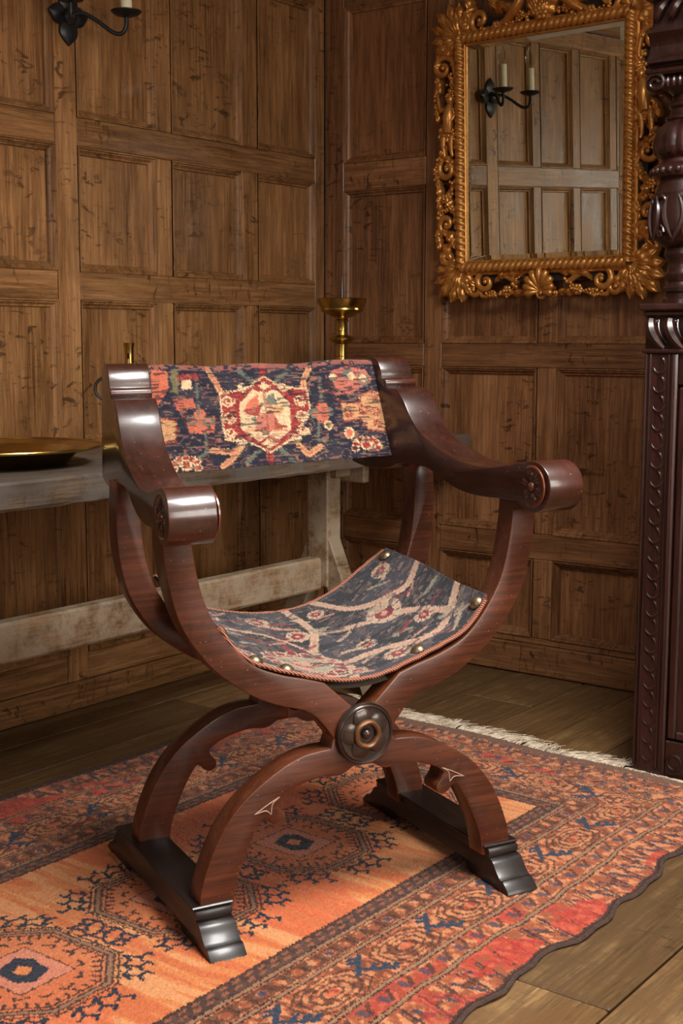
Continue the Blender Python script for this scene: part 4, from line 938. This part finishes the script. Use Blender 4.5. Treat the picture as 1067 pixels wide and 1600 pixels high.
def shell(mb):
    zc = .022
    for k in range(9):
        a = math.radians(90+(k-4)*24); ln = .066-.0022*abs(k-4)**1.6; x1, z1 = ln*math.cos(a)*.95, zc+ln*math.sin(a)
        P = [D3(x1*t, zc+(z1-zc)*t, .018+.022*math.sin(PI*min(1, .1+.62*t))) for t in (0, .25, .5, .75, .93, 1)]; mb.tube(P, [.0025, .0055, .0085, .0108, .0112, .0075], 8)
    spiral(mb, .006, zc-.004, .016, PI, 1.3, .0055, .030)
    for sg in (-1, 1): spiral(mb, sg*.044, zc-.004, .014, PI/2, sg*1.1, .0055, .020)
part('scallop_shell', shell)
def top(mb):
    zt = OZ1-.052
    spiral(mb, -.205, zt-.002, .034, -1.2, -1.15, .010, .016, [(-.095, zt+.004), (-.130, zt-.016), (-.165, zt-.034)]); garland(mb, [(-.075, zt-.010), (-.115, zt-.030), (-.165, zt-.034), (-.205, zt-.020)], 40, .0056); flower(mb, -.150, zt-.026, .016)
    carved_leaf(mb, -.070, zt-.020, 2.2, .110, .017, .7, .006, .022, 3); carved_leaf(mb, -.240, zt+.0, 1.4, .085, .017, .9, .006, .022, 4); carved_leaf(mb, -.130, zt+.010, 2.6, .085, .016, -.8, .006, .020, 3); carved_leaf(mb, -.040, zt+.012, 1.2, .075, .016, 1.0, .006, .022, 3)
    mb.tube([D3(-.125, zt-.020, .020), D3(-.100, zt-.004, .024), D3(-.078, zt+.018, .026), D3(-.060, zt+.044, .024)], [.008, .014, .016, .012], 10); mb.ball(D3(-.048, zt+.058, .026), .016, 10, 8)
    garland(mb, [(-.010, zt+.018), (-.045, zt-.010), (-.080, zt+.000)], 24, .006)
for sx in (1, -1): part('top_carving', top, sx)
part('crest_cartouche', lambda mb: ([carved_leaf(mb, 0, OZ1-.085, PI/2+b, .105, .022, 0 if b == 0 else -b*.5, .006, .024, 4) for b in (-.7, -.35, 0, .35, .7)], flower(mb, 0, OZ1-.062, .020, .028)))

# ------------------------------------------------------------------ carved court cupboard at the right edge
cb = thing('court_cupboard', 'near-black carved oak court cupboard with bulbous turned columns at the right edge', 'cupboard', (2.03, -.35, 0))
X0, X1, YF, YB = 1.427, 2.633, -.660, -.045
cm_ = M['cupboard']
def CX(x, y, z): return (x-2.03, y+.35, z)
def cbox(name, a, b, c=.003, parent=cb): return MB().box(CX(*a), CX(*b), c).build(name, cm_, parent)
cbox('side_panel', (X0+.012, YF+.07, .03), (X0+.03, YB, 1.05)); cbox('side_panel', (X1-.03, YF+.07, .03), (X1-.012, YB, 1.05)); cbox('back_panel', (X0, YB-.02, .03), (X1, YB, 1.05))
def crescent(mb, x, z, y, w, h, rot):
    P = []
    for k in range(9):
        t = k/8; a = math.radians(200+rot+150*t); P.append((x+w*math.cos(a), z+h*math.sin(a)))
    mb.tube([CX(p[0], y-.0005, p[1]) for p in P], [.0006+.0026*math.sin(PI*i/8) for i in range(9)], 6)
for xa, sg in ((X0, 1), (X1, -1)):
    x0, x1 = (xa, xa+.078) if sg > 0 else (xa-.078, xa)
    st_ = cbox('corner_stile', (x0, YF+.004, .0), (x1, YF+.078, .972), .004)
    for a in (.006, .0155, .060, .0705): MB().tube([CX(x0+a, YF+.002, .02), CX(x0+a, YF+.002, .968)], .0042 if a in (.006, .0705) else .0026, 8).build('bead_moulding', cm_, st_)
    mb = MB(); z = .945; k = 0
    while z > .04:
        crescent(mb, x0+.0375, z, YF+.0035, .0145, .019, 0); crescent(mb, x0+.0405, z+.004, YF+.0035, .008, .012, 120)
        mb.tube([CX(x0+.022, YF+.0035, z-.012), CX(x0+.035, YF+.0025, z-.020), CX(x0+.054, YF+.0035, z-.010)], [.001, .003, .001], 6); z -= .0425
    mb.build('carved_crescents', cm_, st_)
cbox('plinth_rail', (X0+.078, YF+.008, .0), (X1-.078, YF+.045, .088)); cbox('top_rail', (X0+.078, YF+.008, .90), (X1-.078, YF+.045, .972)); cbox('drawer_divider', (2.0, YF+.008, .088), (2.06, YF+.045, .90))
for k in range(9):
    xc = 1.53+.12*k
    MB().tube([CX(xc+.017*math.cos(2*PI*i/24), YF+.006, .040+.017*math.sin(2*PI*i/24)) for i in range(24)], .003, 6, closed=True).build('carved_ring', cm_, cb)
for x0, x1 in ((X0+.078, 2.0), (2.06, X1-.078)):
    d = cbox('door', (x0+.002, YF+.014, .090), (x1-.002, YF+.040, .898))
    for a, b in (((x0+.004, .092), (x0+.024, .896)), ((x1-.024, .092), (x1-.004, .896)), ((x0+.024, .092), (x1-.024, .112)), ((x0+.024, .876), (x1-.024, .896))): MB().box(CX(a[0], YF+.006, a[1]), CX(b[0], YF+.020, b[1]), .004).build('door_moulding', cm_, d)
    MB().ball(CX((x0+x1)/2+(.2 if x0 < 2 else -.2), YF-.002, .52), .014, 12, 8).build('knob', cm_, d)
# nulled frieze and ledge
fz_ = cbox('nulled_frieze', (X0-.003, YF+.010, .972), (X1+.003, YB, 1.052)); cbox('frieze_fillet', (X0-.005, YF-.004, .970), (X1+.005, YF+.06, .980), .003, fz_)
mb = MB(); x = X0+.004
while x < X1-.02:
    P = [CX(x+.006+.030*t*t+.004, YF+.006-.010*math.sin(PI*min(1, .1+.9*t)), 1.044-.062*t) for t in [i/8 for i in range(9)]]
    mb.tube(P, [.004+.0105*math.sin(PI*min(1, .25+.68*i/8)) for i in range(9)], 8); mb.tube([(p[0]+.0165, p[1]+.004, p[2]) for p in P], [.0022]*9, 6)
    mb.ball(CX(x+.022, YF+.004, 1.040), .006, 8, 6); x += .0445
mb.build('lobe_carving', cm_, fz_)
cbox('ledge', (X0-.012, YF-.012, 1.064), (X1+.012, YB, 1.080), .004); cbox('ledge_moulding', (X0-.004, YF-.003, 1.050), (X1+.004, YB, 1.066), .005)
# recessed upper stage
cbox('upper_carcass', (X0+.17, YF+.22, 1.080), (X1-.17, YB, 1.60), .003)
for k in range(3):
    a = X0+.19+k*.28; d = cbox('upper_panel', (a+.02, YF+.210, 1.11), (a+.25, YF+.225, 1.57), .004)
    MB().lathe([(.075, -.001), (.070, .006), (.055, .003), (.0, .003)], CX(a+.135, YF+.209, 1.34), 28, axis='y').build('carved_roundel', cm_, d)
def column(xc):
    yc = YF+.078
    o = CX(xc, yc, 0)
    MB().lathe([(0, 1.080), (.047, 1.080), (.047, 1.090), (.040, 1.095), (.041, 1.103), (.046, 1.108), (.047, 1.115), (.041, 1.121), (.038, 1.128), (.043, 1.138), (.044, 1.146), (.039, 1.153), (.037, 1.170), (.042, 1.180), (.046, 1.188), (.046, 1.196), (.043, 1.204), (0, 1.205)], o, 40).build('column_shaft', cm_, cb)
    cup = MB().lathe([(.043, 1.203), (.058, 1.212), (.070, 1.226), (.0765, 1.246), (.078, 1.270), (.076, 1.296), (.073, 1.316), (.074, 1.322), (.070, 1.328), (.066, 1.345)], o, 72).build('cup', cm_, cb)
    mb = MB()
    for k in range(8):                       # acanthus and scroll carving on the cup
        t0 = 2*PI*k/8
        Q = lambda t, z, r: (o[0]+r*math.cos(t), o[1]+r*math.sin(t), z)
        mb.tube([Q(t0+.30*math.sin(2.6*s_), 1.215+.10*s_, .071+.009*math.sin(PI*(.25+.5*s_))) for s_ in [i/10 for i in range(11)]], [.002+.0055*math.sin(PI*i/10) for i in range(11)], 7)
        mb.tube([Q(t0-.26*math.sin(2.4*s_), 1.222+.09*s_, .073+.0075*math.sin(PI*(.25+.5*s_))) for s_ in [i/10 for i in range(11)]], [.0015+.0045*math.sin(PI*i/10) for i in range(11)], 7)
        mb.tube([Q(t0+.39+.14*(1-s_)*math.cos(9*s_), 1.235+.018*(1-s_)*math.sin(9*s_), .079) for s_ in [i/14 for i in range(15)]], .0034, 6)
        mb.tube([Q(t0+.39+.16*math.cos(PI*s_), 1.298+.016*math.sin(PI*s_), .077) for s_ in [i/10 for i in range(11)]], [.0015+.003*math.sin(PI*i/10) for i in range(11)], 6)
    mb.build('acanthus_carving', cm_, cup)
    MB().lathe([(.064, 1.344), (.062, 1.352), (.076, 1.358), (.080, 1.366), (.080, 1.376), (.074, 1.383), (.062, 1.388), (.060, 1.396), (.066, 1.402)], o, 48).build('collar', cm_, cb)
    mb = MB()
    for k in range(26): t = 2*PI*k/26; mb.ball((o[0]+.0785*math.cos(t), o[1]+.0785*math.sin(t), 1.370), (.0075, .0075, .0085), 8, 6)
    mb.build('bead_ring', cm_, cb)
    gp = [(.064, 1.400), (.074, 1.408), (.078, 1.422), (.077, 1.440), (.070, 1.458), (.058, 1.472), (.048, 1.480)]
    cv = MB().lathe(gp, o, 96, lambda t, i: 1+.055*abs(math.cos(7*t))-.03).build('gadrooned_cover', cm_, cb)
    MB().lathe([(.050, 1.478), (.054, 1.482), (.054, 1.488), (.044, 1.493), (.042, 1.505), (.047, 1.510), (.047, 1.517), (.041, 1.522), (.039, 1.535), (.044, 1.540), (.050, 1.545), (0, 1.546)], o, 40).build('neck', cm_, cb)
    cap = MB().box((o[0]-.070, o[1]-.060, 1.545), (o[0]+.070, o[1]+.060, 1.575), .010).build('capital', cm_, cb)
    mb = MB()
    for sx in (-1, 1):
        for (dx, dy) in ((0, -.064), ):
            mb.tube([(o[0]+sx*(.055+.024*(1-.75*s_)*math.cos(2*PI*1.4*s_+.5)), o[1]+dy-.004*s_, 1.558+.020*(1-.75*s_)*math.sin(2*PI*1.4*s_+.5)) for s_ in [i/26 for i in range(27)]], [.0055-.002*i/26 for i in range(27)], 8)
        mb.lathe([(0, -.062), (.018, -.062), (.021, -.05), (.014, 0), (.021, .05), (.018, .062), (0, .062)], (o[0]+sx*.062, o[1], 1.557), 20, axis='y')
        mb.tube([(o[0]+sx*.062, o[1]-.064, 1.557)]*2, .001, 4)
    for k in range(5): mb.ball((o[0]-.028+.014*k, o[1]-.062, 1.558), (.006, .006, .012), 8, 6)
    mb.build('volutes', cm_, cap)
    MB().box((o[0]-.080, o[1]-.072, 1.575), (o[0]+.080, o[1]+.072, 1.590), .005).build('abacus', cm_, cap)
for xc in (1.484, X1-.057): column(xc)
# entablature
e_ = cbox('frieze_board', (X0-.010, YF+.012, 1.590), (X1+.010, YB, 1.740)); 
MB().add([CX(x, y, z) for x in (X0-.012, X1+.012) for y, z in ((YF+.012, 1.594), (YF-.004, 1.598), (YF-.004, 1.606), (YF+.006, 1.618), (YF+.010, 1.635), (YF+.002, 1.652), (YF-.010, 1.660), (YF-.010, 1.668), (YF+.012, 1.672))], [(i, i+1, i+10, i+9) for i in range(8)]+[tuple(range(9)), tuple(range(17, 8, -1)), (0, 9, 17, 8)]).build('architrave_moulding', cm_, e_)
mb = MB(); x = X0
while x < X1: mb.tube([CX(x+.030*s_, YF+.004-.012*math.sin(PI*s_), 1.684+.046*s_) for s_ in [i/8 for i in range(9)]], [.003+.008*math.sin(PI*i/8) for i in range(9)], 7); x += .034
mb.build('carved_leaf_band', cm_, e_)
cbox('cornice_lower', (X0-.030, YF-.024, 1.730), (X1+.030, YB, 1.765), .012); cbox('cornice_top', (X0-.055, YF-.050, 1.762), (X1+.055, YB, 1.800), .010)
